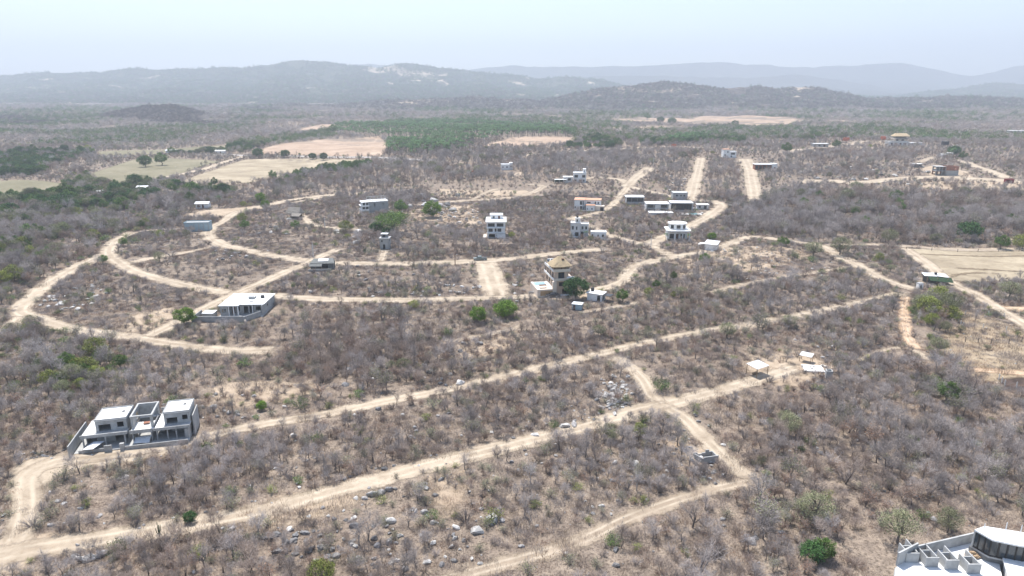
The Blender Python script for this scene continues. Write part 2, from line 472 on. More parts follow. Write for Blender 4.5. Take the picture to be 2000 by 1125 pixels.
patch('bare_slope', [(1400, 480), (1550, 480), (1590, 500), (1480, 530), (1330, 545), (1310, 515)], LOT, 17, keep=False, wild=.8)
patch('sandy_clearing', [(845, 930), (905, 925), (905, 985), (860, 1010), (840, 975)], LOT, 18, keep=False, wild=.6)
patch('sandy_clearing', [(560, 960), (690, 955), (720, 985), (600, 1010), (490, 1040), (470, 1020)], LOT, 19, keep=False, wild=.9)
patch('sandy_clearing', [(1290, 850), (1370, 870), (1395, 905), (1310, 900)], LOT, 20, keep=False, wild=.6)
patch('sandy_clearing', [(840, 690), (1010, 645), (1090, 660), (960, 690), (870, 715)], LOT, 21, keep=False, wild=.8)
patch('dirt_scar', [(990, 340), (1020, 335), (1025, 342), (1000, 348)], LOT, 22)
patch('sandy_lot', [(850, 368), (920, 372), (1030, 372), (1050, 380), (960, 392), (880, 385)], LOT, 23, keep=False, wild=.6)
patch('sandy_lot', [(1740, 357), (1860, 352), (1990, 356), (2080, 362), (2080, 378), (1990, 372), (1890, 372), (1800, 366)], LOT, 24, keep=False, wild=.8)
patch('building_yard', [(1790, 330), (1830, 322), (1890, 335), (1900, 347), (1820, 345)], LOT, 25)
patch('house_yard', [(1060, 575), (1130, 570), (1180, 566), (1160, 582), (1080, 586)], LOT, 26)
patch('dirt_scar', [(1540, 292), (1620, 281), (1700, 276), (1790, 282), (1700, 290), (1600, 297)], LOT, 27, keep=False, wild=.5)
patch('sandy_clearing', [(400, 800), (520, 790), (640, 760), (520, 740), (420, 750)], LOT, 28, keep=False, wild=1.2)
patch('sandy_clearing', [(230, 620), (330, 600), (380, 600), (300, 645), (250, 650)], LOT, 29, keep=False, wild=.8)
patch('sandy_clearing', [(1440, 700), (1560, 680), (1640, 720), (1560, 760), (1480, 745)], LOT, 30, keep=False, wild=1.0)

# ------------------------------------------------------------------ hills and mountains
def mountain_material(name, dark, mid, pale, pale_amount, sc):
    m = bpy.data.materials.new(name); m.use_nodes = True
    N, L = nt(m); b = N['Principled BSDF']; b.inputs['Roughness'].default_value = 1
    b.inputs['Specular IOR Level'].default_value = 0
    g = N.new('ShaderNodeNewGeometry').outputs['Position']
    n1 = noise(N, L, g, sc, 9, .7)
    c = ramp(N, L, n1, [(.36, dark), (.62, mid)])
    n2 = noise(N, L, g, sc * .38, 5, .6, .8)
    f = mapr(N, L, n2, .64 - pale_amount, .68 - pale_amount, 0, .9)
    sep = N.new('ShaderNodeSeparateXYZ'); L.new(g, sep.inputs[0])
    f = math_n(N, L, 'MULTIPLY', f, mapr(N, L, sep.outputs['Z'], 130, 260, 1, .1))
    n3 = noise(N, L, g, sc * 6, 5, .8)
    c = mix(N, L, mapr(N, L, n3, .42, .60, .55, 0), c, tuple(x * .45 for x in dark))
    c = mix(N, L, f, c, pale)
    L.new(c, b.inputs['Base Color'])
    bp = N.new('ShaderNodeBump'); bp.inputs['Strength'].default_value = 1; bp.inputs['Distance'].default_value = 25
    L.new(noise(N, L, g, sc * 3.5, 6, .7), bp.inputs['Height']); L.new(bp.outputs['Normal'], b.inputs['Normal'])
    return m

def mountains(name, sil, D, depth_front, depth_back, m, base_py=None, seed=0, rough=.62, nx=260, ny=70, wl=900.):
    """range whose crest follows a silhouette at distance D; ribs and gullies run down to the plain"""
    sx = np.array([s[0] for s in sil], float); sy = np.array([s[1] for s in sil], float)
    pxs = np.linspace(sx[0], sx[-1], nx)
    # smooth the crest and give it small bumps
    pys = np.interp(pxs, sx, sy)
    kx = np.hanning(7); kx /= kx.sum()
    pys = np.convolve(np.pad(pys, 3, mode='edge'), kx, 'valid')
    pys = pys + np.array([2.6 * mnoise.noise(Vector((q / 46., seed * 2.3, 0))) + 1.5 * mnoise.noise(Vector((q / 17., seed * 5.1, 4))) for q in pxs]) * (1.0 if D > 2000 else .5)
    V, Fc = [], []
    ts = np.concatenate([np.linspace(-1, 0, int(ny * .75)), np.linspace(0, 1, ny - int(ny * .75) + 1)[1:]])
    for i in range(nx):
        d = ray(pxs[i], pys[i]); s = D / d[1]
        cx, cz = d[0] * s, CAM_H + d[2] * s
        fade = min(1, i / 14., (nx - 1 - i) / 14.)
        cz = max(cz, 2.0)
        for t in ts:
            wob = mnoise.noise(Vector((cx / wl * .6, seed * 7.1, 3.3))) * .3
            yy = D + (t + wob * (1 - abs(t)) * .0) * (depth_front if t < 0 else depth_back)
            xx = cx * (1 + (yy - D) / D * .55)
            a = abs(t)
            prof = (1 - a) ** 1.25 if t < 0 else (1 - a) ** 1.0
            rib = mnoise.fractal(Vector((xx / wl * 1.6, yy / wl * .8, seed * 3.7)), 1.0, 2.1, 5)
            rib2 = abs(mnoise.noise(Vector((xx / wl * 3.1 + seed, yy / wl * 1.1, 1.7)))) + .5 * abs(mnoise.noise(Vector((xx / wl * 7.3 + seed, yy / wl * 2.4, 5.7))))
            amp = min(1, a * 6) if t < 0 else min(1, a * 3)
            gully = min(1.0, max(0.0, .5 - rib * .55)) * .6 + min(1.0, max(0, 1 - rib2 * 2.0)) * .55
            z = cz * prof * (1 - rough * amp * min(1.0, gully))
            z += cz * .02 * mnoise.noise(Vector((xx / wl * 9, yy / wl * 9, seed))) * (1 - amp * .5)
            if a > .985: z = -6
            V.append((xx, yy, z))
    w = len(ts)
    for i in range(nx - 1):
        for j in range(w - 1):
            a = i * w + j
            Fc.append((a, a + w, a + w + 1, a + 1))
    o = mesh_obj(name, V, Fc, m, smooth=True)
    tag(o, kind='structure')
    return np.array(V).reshape(nx, w, 3)

M_FAR = mountain_material('far_range_woods', (.045, .050, .042), (.085, .085, .07), (.32, .26, .2), -.2, .004)
M_MAIN = mountain_material('main_range_woods', (.020, .036, .024), (.13, .135, .09), (.62, .50, .38), .06, .006)
M_NEAR = mountain_material('near_ridge_scrub', (.055, .045, .042), (.19, .15, .13), (.62, .49, .37), .07, .011)
M_MOUND = mountain_material('mound_scrub', (.045, .034, .031), (.115, .088, .077), (.3, .24, .19), -.2, .05)
mountains('far_mountain_range', [(500, 150), (680, 128), (730, 125), (820, 140), (940, 134), (1000, 127), (1080, 131), (1140, 131), (1200, 130), (1280, 128), (1350, 124), (1400, 119), (1450, 125), (1510, 128), (1600, 131), (1680, 127), (1760, 122), (1830, 135), (1900, 150), (1940, 141), (2000, 126), (2080, 118), (2300, 122), (2600, 140)], 7600, 1500, 900, M_FAR, seed=1, wl=1500)
mountains('far_mountain_range', [(1000, 168), (1150, 150), (1290, 148), (1420, 152), (1560, 146), (1640, 156), (1720, 170), (1800, 185)], 6300, 1200, 700, M_FAR, seed=2, wl=1200, nx=160)
G_MAIN = mountains('main_mountain_range', [(-700, 140), (-400, 130), (-200, 142), (-80, 138), (0, 148), (30, 147), (80, 141), (130, 143), (200, 141), (222, 137), (262, 133), (310, 137), (400, 133), (480, 131), (530, 126), (565, 120), (605, 118), (650, 122), (700, 130), (740, 133), (770, 126), (800, 122), (830, 129), (870, 133), (930, 141), (1000, 146), (1060, 154), (1120, 149), (1180, 157), (1240, 172), (1320, 188)], 4600, 1500, 900, M_MAIN, seed=3, wl=900, nx=460, ny=90)
G_FOOT = mountains('foothills', [(-300, 190), (-100, 178), (0, 186), (120, 176), (220, 184), (330, 172), (460, 180), (560, 170), (640, 178), (760, 171), (860, 182), (960, 176), (1060, 188), (1150, 194)], 3500, 700, 600, M_MAIN, seed=4, wl=600, nx=260)
G_FOOT2 = mountains('foothills', [(450, 212), (560, 203), (640, 206), (740, 197), (860, 193), (930, 189), (1000, 194), (1080, 200), (1180, 208)], 2350, 380, 380, M_NEAR, seed=8, wl=420, nx=160)
G_RIGHT = mountains('right_mountain_range', [(1640, 195), (1740, 188), (1830, 178), (1900, 168), (1960, 163), (2010, 165), (2100, 158), (2300, 165), (2500, 180)], 4800, 1000, 700, M_MAIN, seed=5, wl=800, nx=160)
G_NEAR = mountains('near_ridge', [(1020, 204), (1060, 196), (1110, 184), (1180, 171), (1240, 166), (1300, 157), (1350, 164), (1420, 173), (1480, 168), (1530, 173), (1590, 170), (1650, 181), (1700, 193), (1790, 192), (1880, 186), (1960, 192), (2060, 196), (2200, 200), (2400, 208)], 2500, 560, 420, M_NEAR, seed=6, wl=520, nx=280, ny=80)
G_MOUND = mountains('scrub_mound', [(-80, 246), (20, 240), (120, 236), (180, 230), (210, 222), (242, 212), (285, 206), (335, 205), (370, 211), (405, 224), (445, 234), (520, 246)], 1560, 260, 260, M_MOUND, seed=7, wl=160, nx=150, rough=.2)

# ------------------------------------------------------------------ buildings
CONC = mat('raw_concrete', (.30, .30, .295), (.40, .40, .39), (.47, .465, .455), scale=.7, bump=.25, bscale=8)
CONC_D = mat('dark_concrete', (.17, .17, .168), (.26, .255, .25), scale=.7, bump=.3, bscale=8)
BLOCK = mat('grey_block', (.30, .305, .30), (.41, .41, .40), scale=1.1, bump=.4, bscale=6)
ROOFW = mat('white_roof_coat', (.66, .655, .64), (.80, .80, .79), scale=.5, bump=.1)
WHITE = mat('white_plaster', (.72, .715, .70), (.81, .81, .80), scale=.6)
OFFW = mat('offwhite_plaster', (.56, .55, .53), (.66, .65, .63), scale=.6)
PINK = mat('salmon_plaster', (.60, .43, .31), (.69, .51, .38), scale=.6)
CREAM = mat('cream_plaster', (.66, .56, .46), (.74, .64, .54), scale=.6)
OCHRE = mat('ochre_stone', (.40, .25, .13), (.52, .35, .20), scale=1.2, bump=.4)
BRICK = mat('red_brick', (.27, .125, .085), (.35, .175, .12), scale=1.5, bump=.3)
TILE = mat('terracotta_tiles', (.50, .27, .175), (.62, .37, .25), scale=1.5, bump=.4, bscale=9)
THATCH = mat('palm_thatch', (.40, .30, .185), (.53, .42, .27), scale=5, bump=1, bscale=18)
THATCH_G = mat('grey_thatch', (.20, .18, .155), (.30, .27, .235), scale=5, bump=1, bscale=18)
METAL = mat('galvanised_sheet', (.55, .56, .57), (.68, .69, .70), scale=1, rough=.5, spec=.5)
DARKM = mat('dark_frames', (.03, .028, .027), (.05, .046, .044), scale=2, rough=.5)
WOODD = mat('dark_wood', (.10, .045, .03), (.16, .075, .05), scale=4)
WOODL = mat('rough_timber', (.30, .21, .13), (.40, .29, .19), scale=4)
TARP = mat('grey_tarpaulin', (.10, .105, .10), (.20, .205, .195), scale=2)
TARPG = mat('dark_green_shade_cloth', (.018, .04, .02), (.04, .07, .036), scale=2)
PLASTIC = mat('black_plastic', (.018, .018, .02), (.03, .03, .032), scale=2, rough=.45, spec=.4)
REDM = mat('maroon_paint', (.16, .03, .03), (.22, .05, .045), scale=1)
BLUEM = mat('pale_blue_sheet', (.30, .40, .44), (.40, .50, .54), scale=1)
GLASS = mat('dark_window_glass', (.025, .032, .038), (.05, .06, .068), scale=.6, rough=.12, spec=.6)
POOL = mat('pool_water', (.09, .34, .37), (.15, .42, .44), scale=.8, rough=.05, spec=.5)
POOL_P = mat('pale_pool_water', (.22, .34, .35), (.30, .41, .42), scale=.8, rough=.05, spec=.5)
RUBBLE = mat('pale_rubble', (.50, .47, .42), (.64, .60, .55), scale=2, bump=.5)

FOOT = []           # (x, y, radius) kept clear of plants
DIRS = {'f': None}

def boxmesh(x0, x1, y0, y1, z0, z1):
    V = [(x0, y0, z0), (x1, y0, z0), (x1, y1, z0), (x0, y1, z0), (x0, y0, z1), (x1, y0, z1), (x1, y1, z1), (x0, y1, z1)]
    return V, [(0, 3, 2, 1), (4, 5, 6, 7), (0, 1, 5, 4), (1, 2, 6, 5), (2, 3, 7, 6), (3, 0, 4, 7)]

class B:
    """a building: an Empty at the base, parts in local metres (x along the front, y into depth)"""
    def __init__(s, name, label, cat, px, py, rz=0, clear=8, group=None, cz=True):
        p = at(px, py)
        s.o = empty(name, p, math.radians(rz))
        tag(s.o, label, cat, group)
        s.p = p; s.rz = math.radians(rz)
        if clear: s.clear(0, clear * .55, clear)
    def clear(s, x, y, r):
        c, n = math.cos(s.rz), math.sin(s.rz)
        FOOT.append((s.p.x + c * x - n * y, s.p.y + n * x + c * y, r))
    def box(s, part, x0, x1, y0, y1, z0, z1, m, parent=None):
        return mesh_obj(part, *boxmesh(x0, x1, y0, y1, z0, z1), m, parent or s.o)
    def mesh(s, part, V, Fc, m, parent=None): return mesh_obj(part, V, Fc, m, parent or s.o)
    def prism(s, part, P, z0, z1, m, parent=None):
        n = len(P)
        V = [(x, y, z0) for x, y in P] + [(x, y, z1) for x, y in P]
        Fc = [tuple(range(n - 1, -1, -1)), tuple(range(n, 2 * n))] + [(i, (i + 1) % n, n + (i + 1) % n, n + i) for i in range(n)]
        return mesh_obj(part, V, Fc, m, parent or s.o)
    def wall(s, a, b, z0, z1, m, ops=(), t=.2, part='wall', wm=None):
        """wall whose outside is on the right of a->b reversed, i.e. seen from outside a is on the left; with true openings"""
        a, b = Vector((a[0], a[1], 0)), Vector((b[0], b[1], 0))
        Lw = (b - a).length; d = (b - a).normalized(); inn = Vector((-d.y, d.x, 0))
        us = sorted({0.0, Lw, *[min(max(q, 0), Lw) for o in ops for q in o[:2]]})
        vs = sorted({0.0, z1 - z0, *[min(max(q, 0), z1 - z0) for o in ops for q in o[2:4]]})
        hole = lambda u, v: any(o[0] < u < o[1] and o[2] < v < o[3] for o in ops)
        nu, nv = len(us) - 1, len(vs) - 1
        solid = [[not hole((us[i] + us[i + 1]) / 2, (vs[j] + vs[j + 1]) / 2) for j in range(nv)] for i in range(nu)]
        V, Fc, ix = [], [], {}
        def vert(i, j, k):
            if (i, j, k) not in ix:
                p = a + d * us[i] + inn * (t * k); ix[i, j, k] = len(V); V.append((p.x, p.y, z0 + vs[j]))
            return ix[i, j, k]
        g = lambda i, j: 0 <= i < nu and 0 <= j < nv and solid[i][j]
        for i in range(nu):
            for j in range(nv):
                if not solid[i][j]: continue
                Fc.append((vert(i, j, 0), vert(i + 1, j, 0), vert(i + 1, j + 1, 0), vert(i, j + 1, 0)))
                Fc.append((vert(i + 1, j, 1), vert(i, j, 1), vert(i, j + 1, 1), vert(i + 1, j + 1, 1)))
                if not g(i - 1, j): Fc.append((vert(i, j, 1), vert(i, j, 0), vert(i, j + 1, 0), vert(i, j + 1, 1)))
                if not g(i + 1, j): Fc.append((vert(i + 1, j, 0), vert(i + 1, j, 1), vert(i + 1, j + 1, 1), vert(i + 1, j + 1, 0)))
                if not g(i, j - 1): Fc.append((vert(i, j, 1), vert(i + 1, j, 1), vert(i + 1, j, 0), vert(i, j, 0)))
                if not g(i, j + 1): Fc.append((vert(i, j + 1, 0), vert(i + 1, j + 1, 0), vert(i + 1, j + 1, 1), vert(i, j + 1, 1)))
        w = mesh_obj(part, V, Fc, m, s.o)
        for o in ops:
            kind = o[4] if len(o) > 4 else 'o'
            if kind == 'o': continue
            u0, u1, v0, v1 = o[:4]
            def quadbox(u0, u1, v0, v1, k0, k1):
                VV = []
                for k in (k0, k1):
                    for (u, v) in ((u0, v0), (u1, v0), (u1, v1), (u0, v1)):
                        p = a + d * u + inn * k; VV.append((p.x, p.y, z0 + v))
                return VV, [(0, 1, 2, 3), (7, 6, 5, 4), (0, 4, 5, 1), (1, 5, 6, 2), (2, 6, 7, 3), (3, 7, 4, 0)]
            fr = .07; e = .003
            FV, FF = [], []
            mid = (u0 + u1) / 2
            bars = [(u0 + e, u0 + fr, v0 + e, v1 - e), (u1 - fr, u1 - e, v0 + e, v1 - e), (u0 + fr, u1 - fr, v0 + e, v0 + fr), (u0 + fr, u1 - fr, v1 - fr, v1 - e)]
            if u1 - u0 > 1.3 and kind == 'w': bars.append((mid - .03, mid + .03, v0 + fr, v1 - fr))
            for q in bars:
                vv, ff = quadbox(*q, t * .4, t * .75)
                FF += [tuple(x + len(FV) for x in f) for f in ff]; FV += vv
            if kind == 'w':
                wo = mesh_obj('window', FV, FF, wm or DARKM, s.o)
                mesh_obj('pane', *quadbox(u0 + fr, u1 - fr, v0 + fr, v1 - fr, t * .55, t * .6), GLASS, wo)
            else:
                do = mesh_obj('door', FV, FF, wm or WOODD, s.o)
                mesh_obj('door_leaf', *quadbox(u0 + fr, u1 - fr, v0 + fr, v1 - fr, t * .5, t * .6), wm or WOODD, do)
        return w
    def vol(s, x0, x1, y0, y1, z0, z1, m, roof=None, f=(), r=(), l=(), k=(), oh=.15, par=0, rt=.18, t=.2, wm=None, base=True):
        zb = z0 - (1.2 if base and z0 <= .01 else 0); dz = z0 - zb
        sh = lambda ops: [(o[0], o[1], o[2] + dz, o[3] + dz, *o[4:]) for o in ops]
        s.wall((x0, y0), (x1, y0), zb, z1, m, sh(f), t, wm=wm)
        s.wall((x1, y0 + t), (x1, y1 - t), zb, z1, m, sh(r), t, wm=wm)
        s.wall((x1, y1), (x0, y1), zb, z1, m, sh(k), t, wm=wm)
        s.wall((x0, y1 - t), (x0, y0 + t), zb, z1, m, sh(l), t, wm=wm)
        if roof is None: return None
        ro = s.box('roof', x0 - oh, x1 + oh, y0 - oh, y1 + oh, z1 + .002, z1 + rt, roof)
        if par:
            zz = z1 + rt + .002; q = .15; X0, X1, Y0, Y1 = x0 - oh + .02, x1 + oh - .02, y0 - oh + .02, y1 + oh - .02
            s.box('parapet', X0, X1, Y0, Y0 + q, zz, zz + par, m); s.box('parapet', X0, X1, Y1 - q, Y1, zz, zz + par, m)
            s.box('parapet', X0, X0 + q, Y0 + q, Y1 - q, zz, zz + par, m); s.box('parapet', X1 - q, X1, Y0 + q, Y1 - q, zz, zz + par, m)
        return ro
    def thatch(s, x0, x1, y0, y1, z0, z1, m, ridge=.0, part='thatch_roof', thick=.35):
        """hipped thatch with uneven eaves; ridge = half length of the ridge along x"""
        cx, cy = (x0 + x1) / 2, (y0 + y1) / 2
        rng = random.Random(int(x1 * 100 + y1 * 10))
        n = 28; V, Fc = [], []
        rings = 6
        for r in range(rings):
            f = r / (rings - 1)
            for i in range(n):
                a = 2 * math.pi * i / n
                ca, sa = math.cos(a), math.sin(a)
                k = 1 / max(abs(ca), abs(sa)); k = 1 + (k - 1) * .8
                ex, ey = (x1 - x0) / 2 * ca * k, (y1 - y0) / 2 * sa * k
                rx = max(-ridge, min(ridge, ex))
                X = cx + ex * (1 - f) + rx * f; Y = cy + ey * (1 - f)
                Z = z0 + (z1 - z0) * (f ** .92) + (rng.uniform(-.12, .08) if r < rings - 1 else 0)
                V.append((X, Y, Z))
        for r in range(rings - 1):
            for i in range(n):
                a = r * n + i; b = r * n + (i + 1) % n
                Fc.append((a, b, b + n, a + n))
        Fc.append(tuple((rings - 1) * n + i for i in range(n)))
        off = len(V)
        for i in range(n): V.append((cx + (V[i][0] - cx) * .93, cy + (V[i][1] - cy) * .93, z0 - thick))
        for i in range(n): Fc.append((i, off + i, off + (i + 1) % n, (i + 1) % n))
        Fc.append(tuple(off + i for i in range(n - 1, -1, -1)))
        return mesh_obj(part, V, Fc, m, s.o)
    def tank(s, x, y, z, r=.55, h=1.2):
        n = 14; P = [(0, r * .96), (.12, r), (h * .75, r), (h * .9, r * .72), (h * .95, r * .3), (h, r * .28)]
        V, Fc = [], []
        for zz, rr in P:
            for i in range(n): V.append((x + rr * math.cos(6.2832 * i / n), y + rr * math.sin(6.2832 * i / n), z + zz))
        for j in range(len(P) - 1):
            for i in range(n):
                a = j * n + i; b = j * n + (i + 1) % n; Fc.append((a, b, b + n, a + n))
        Fc.append(tuple((len(P) - 1) * n + i for i in range(n)))
        return mesh_obj('water_tank', V, Fc, PLASTIC, s.o)
    def rebar(s, pts, z, h=1.0, r=.05):
        for (x, y) in pts: s.box('column_stub', x - r, x + r, y - r, y + r, z, z + h, CONC)

def sheet_lean(b, part, P, m, th=.04):
    """a leaning flat sheet given its four corners"""
    P = [Vector(p) for p in P]; n = (P[1] - P[0]).cross(P[3] - P[0]).normalized() * th
    V = [tuple(p) for p in P] + [tuple(p + n) for p in P]
    return b.mesh(part, V, [(3, 2, 1, 0), (4, 5, 6, 7), (0, 1, 5, 4), (1, 2, 6, 5), (2, 3, 7, 6), (3, 0, 4, 7)], m)

# 1 --- three raw-concrete units beside the lower road
b = B('concrete_townhouses', 'three-unit raw concrete townhouse row with white roofs, still under construction', 'building', 145, 884, 14.5, clear=0)
b.o.scale = (.8, .8, .8)
for x, y in ((2, 2), (2, 7), (7, 2), (7, 7), (12, 2), (12, 7), (17, 2), (17, 7), (19.5, 4), (10, 4)): b.clear(x, y, 4.2)
b.box('floor_slab', .2, 24.6, -.9, 10.5, -1.5, .12, CONC)
b.box('boundary_wall', -.25, 0, -2.6, 10, -1.2, 2.9, BLOCK)
# left unit
b.wall((3.9, 3.4), (9.2, 3.4), .12, 2.75, BLOCK, [(4.0, 5.3, 0, 2.2)])
b.wall((1.6, 9.4), (1.6, 3.6), .12, 2.75, BLOCK, [(1.4, 3.4, 0, 2.1)])
b.wall((10.8, 9.6), (1.6, 9.6), .12, 2.75, BLOCK)
b.wall((10.8, 3.6), (10.8, 9.4), .12, 2.75, BLOCK)
for x in (1.7, 6.4, 10.5): b.box('column', x - .15, x + .15, 1.35, 1.65, .12, 2.75, CONC)
b.box('upper_floor_slab', 1.3, 11.2, 1.1, 9.9, 2.752, 3.05, CONC)
b.box('edge_beam', 1.25, 11.25, 1.0, 1.25, 2.70, 3.45, CONC)
b.box('terrace_coating', 1.5, 3.9, 1.35, 9.6, 3.053, 3.09, ROOFW)
b.vol(4.2, 10.9, 3.1, 9.6, 3.05, 5.8, CONC, ROOFW, f=[(.6, 3.2, .05, 1.75), (4.6, 6.0, .75, 2.05)], oh=.12, par=.22)
b.box('roof_hatch', 9.2, 9.8, 6.6, 7.2, 5.985, 6.2, CONC_D)
# middle unit: open frame
b.wall((12.2, 9.4), (12.2, 1.2), .12, 2.9, CONC, [(1.5, 4.5, 0, 2.2)])
b.wall((16.4, 1.2), (16.4, 9.4), .12, 2.9, CONC, [(4, 6.5, 0, 2.2)])
b.wall((16.4, 9.6), (12.2, 9.6), .12, 2.9, CONC)
b.box('upper_floor_slab', 11.9, 16.7, .8, 6.0, 2.902, 3.12, ROOFW)
b.box('upper_floor_slab', 11.9, 16.7, 8.6, 9.9, 2.902, 3.12, ROOFW)
b.box('edge_beam', 11.85, 16.75, .62, .8, 2.75, 3.65, CONC)
for x in (12.1, 16.3):
    for y in (2.6, 9.5): b.box('column', x - .15, x + .35, y - .15, y + .15, 3.122, 6.1, CONC)
b.box('ring_beam', 11.9, 16.8, 2.3, 2.75, 6.102, 6.45, CONC); b.box('ring_beam', 11.9, 16.8, 9.3, 9.75, 6.102, 6.45, CONC)
b.box('ring_beam', 11.9, 12.3, 2.76, 9.29, 6.102, 6.45, CONC); b.box('ring_beam', 16.4, 16.8, 2.76, 9.29, 6.102, 6.45, CONC)
b.wall((16.65, 9.65), (12.0, 9.65), 3.122, 6.1, CONC)
b.wall((12.0, 9.3), (12.0, 2.8), 3.122, 6.1, CONC, [(.8, 3, .5, 2.2)])
b.wall((16.7, 2.8), (16.7, 9.3), 3.122, 6.1, CONC, [(.3, 5.8, .4, 2.6)])
tb = b.box('timber_platform', 14.0, 15.4, 4.2, 5.2, 3.4, 3.5, BRICK)
for x in (14.1, 15.2): b.box('platform_leg', x, x + .1, 4.3, 4.4, 3.123, 3.4, WOODL, tb)
sheet_lean(b, 'formwork_sheet', [(12.7, -.3, .75), (16.0, -.3, .5), (16.1, 1.6, 1.5), (12.6, 1.6, 1.3)], METAL)
# right unit
for x in (17.5, 19.8, 21.7, 23.6): b.box('column', x - .13, x + .13, 1.2, 1.5, .12, 2.85, CONC)
b.wall((17.3, 5.2), (24.4, 5.2), .12, 2.85, BLOCK, [(1, 2.4, 0, 2.1), (4.5, 6, .9, 2.1)])
b.wall((24.5, 1.2), (24.5, 9.4), .12, 2.85, CONC, [(3, 5, .9, 2.1)])
b.wall((24.5, 9.6), (17.2, 9.6), .12, 2.85, CONC)
b.wall((17.2, 9.4), (17.2, 5.4), .12, 2.85, CONC)
b.box('front_wing_wall', 23.75, 24.5, .7, 1.18, .12, 2.6, CONC)
b.box('upper_floor_slab', 16.95, 24.8, .9, 9.9, 2.852, 3.15, CONC)
b.box('edge_beam', 16.9, 24.85, .75, .95, 2.8, 3.5, CONC)
b.box('terrace_coating', 17.1, 18.9, 1.1, 9.6, 3.153, 3.19, ROOFW)
b.vol(19.0, 24.7, 3.1, 9.6, 3.15, 5.95, CONC, ROOFW, f=[(.5, 2.9, .05, 1.6), (4.0, 5.2, .8, 2.0)], oh=.12, par=.22)
b.box('roof_hatch', 22.8, 23.4, 6.8, 7.4, 6.135, 6.35, CONC_D)
b.box('outer_stair_wall', 25.1, 25.35, 3.5, 9.6, -1, 4.6, CONC)
for i in range(8): b.box('stair_step', 24.83, 25.09, 3.6 + i * .65, 4.23 + i * .65, -1, .35 + i * .42, CONC)
# front walls and yard
b.box('front_wall', 11.0, 24.6, -1.35, -1.1, -1.2, .75, BLOCK)
b.box('front_wall', 1.2, 6.6, -.95, -.75, -1.2, .7, BLOCK)
b.box('gate_pier', 10.0, 10.9, -1.5, -.8, -1.2, 1.6, CONC)
b.box('gate_pier', 6.7, 8.3, -1.4, -1.1, -1.2, 1.5, BLOCK)
b.box('yard_wall', 10.9, 11.8, 8.5, 8.75, -1, 2.0, BLOCK); b.box('yard_wall', 16.9, 19.0, 10.2, 10.45, -1, 4.4, BLOCK)
sheet_lean(b, 'propped_roof_sheet', [(2.0, -1.0, .9), (4.6, -2.0, 1.3), (6.3, 1.0, 1.55), (4.0, 1.0, 1.7)], METAL)
for x, y in ((2.2, -.9), (4.5, -1.8), (5.9, .6), (4.1, .7)): b.box('prop', x - .04, x + .04, y - .04, y + .04, .12, 1.2, WOODL)

# 2 --- low white-roofed house with block yard wall
b = B('low_block_house', 'long low grey block house with white flat roof and walled yard, at the crossing', 'house', 433, 616, 1.0, clear=0)
for x, y in ((2, 1), (6, 1), (10, 1), (2, 7), (6, 7), (10, 7), (1, -4), (6, -4), (11, -3), (-4, -3)): b.clear(x, y, 4.5)
b.box('floor_slab', -.3, 12.6, -1.4, 11.4, -1.4, .15, CONC)
b.vol(0, 12.4, 1.2, 11.2, .15, 3.15, BLOCK, ROOFW, f=[(.5, 1.9, 1.0, 2.2), (2.7, 3.7, 0, 2.2, 'd'), (4.2, 5.2, .9, 2.1), (6.3, 7.6, 0, 2.3), (8.0, 9.2, .2, 2.3), (9.9, 11.4, 1.0, 2.2)], l=[(4, 5.4, .9, 2.1)], r=[(2.5, 3.4, 1.4, 2.1)], oh=.3, par=0, base=False)
b.box('porch_roof', -.3, 5.6, -1.0, .88, 3.10, 3.33, ROOFW)
for x in (2.6, 4.0, 5.3): b.box('porch_column', x - .13, x + .13, -.85, -.6, .15, 3.1, WHITE)
b.wall((0, -.7), (2.3, -.7), .15, 3.098, BLOCK, [(.5, 1.7, 1.0, 2.1)]); b.box('porch_column', 9.0, 9.25, .55, .8, .15, 3.15, WHITE)
b.wall((12.38, -.6), (12.38, 1.0), .15, 3.15, BLOCK)
b.box('roof_coating', 5.7, 12.6, .2, .88, 3.16, 3.34, ROOFW)
b.wall((6.4, 5.5), (8.2, 5.5), 3.335, 4.2, BLOCK); b.wall((8.2, 5.7), (8.2, 7.6), 3.335, 3.9, BLOCK)
b.box('skylight', 7.6, 8.6, 2.6, 3.5, 3.336, 3.55, CONC)
b.tank(10.2, 7.0, 3.336, .6, .9)
b.box('yard_wall', -6.2, 8.6, -6.2, -6.0, -1.3, 1.75, BLOCK)
b.wall((8.8, -6.2), (12.0, -.7), -1.2, 1.55, BLOCK, [(.2, .9, 1.2, 1.9)], part='yard_wall')
b.wall((-6.2, .8), (-6.2, -5.9), -1.2, 1.55, BLOCK, part='yard_wall')
b.box('concrete_cistern', -4.6, -1.4, -2.6, .4, -.5, 1.4, CONC); b.box('cistern_lid', -4.7, -1.3, -2.7, .5, 1.402, 1.55, ROOFW)
for i, (x, y, r) in enumerate(((6.6, -3.2, 1.4), (8.4, -4.0, .9), (3.6, -3.9, .8))):
    n = 12; V = [(x + r * math.cos(6.283 * k / n) * random.uniform(.85, 1.15), y + r * math.sin(6.283 * k / n) * random.uniform(.85, 1.15), -.1) for k in range(n)] + [(x + r * .5 * math.cos(6.283 * k / n), y + r * .5 * math.sin(6.283 * k / n), r * .45 * random.uniform(.8, 1.1)) for k in range(n)] + [(x, y, r * .68)]
    b.mesh('sand_heap', V, [(k, (k + 1) % n, n + (k + 1) % n, n + k) for k in range(n)] + [(n + k, n + (k + 1) % n, 2 * n) for k in range(n)], RUBBLE)

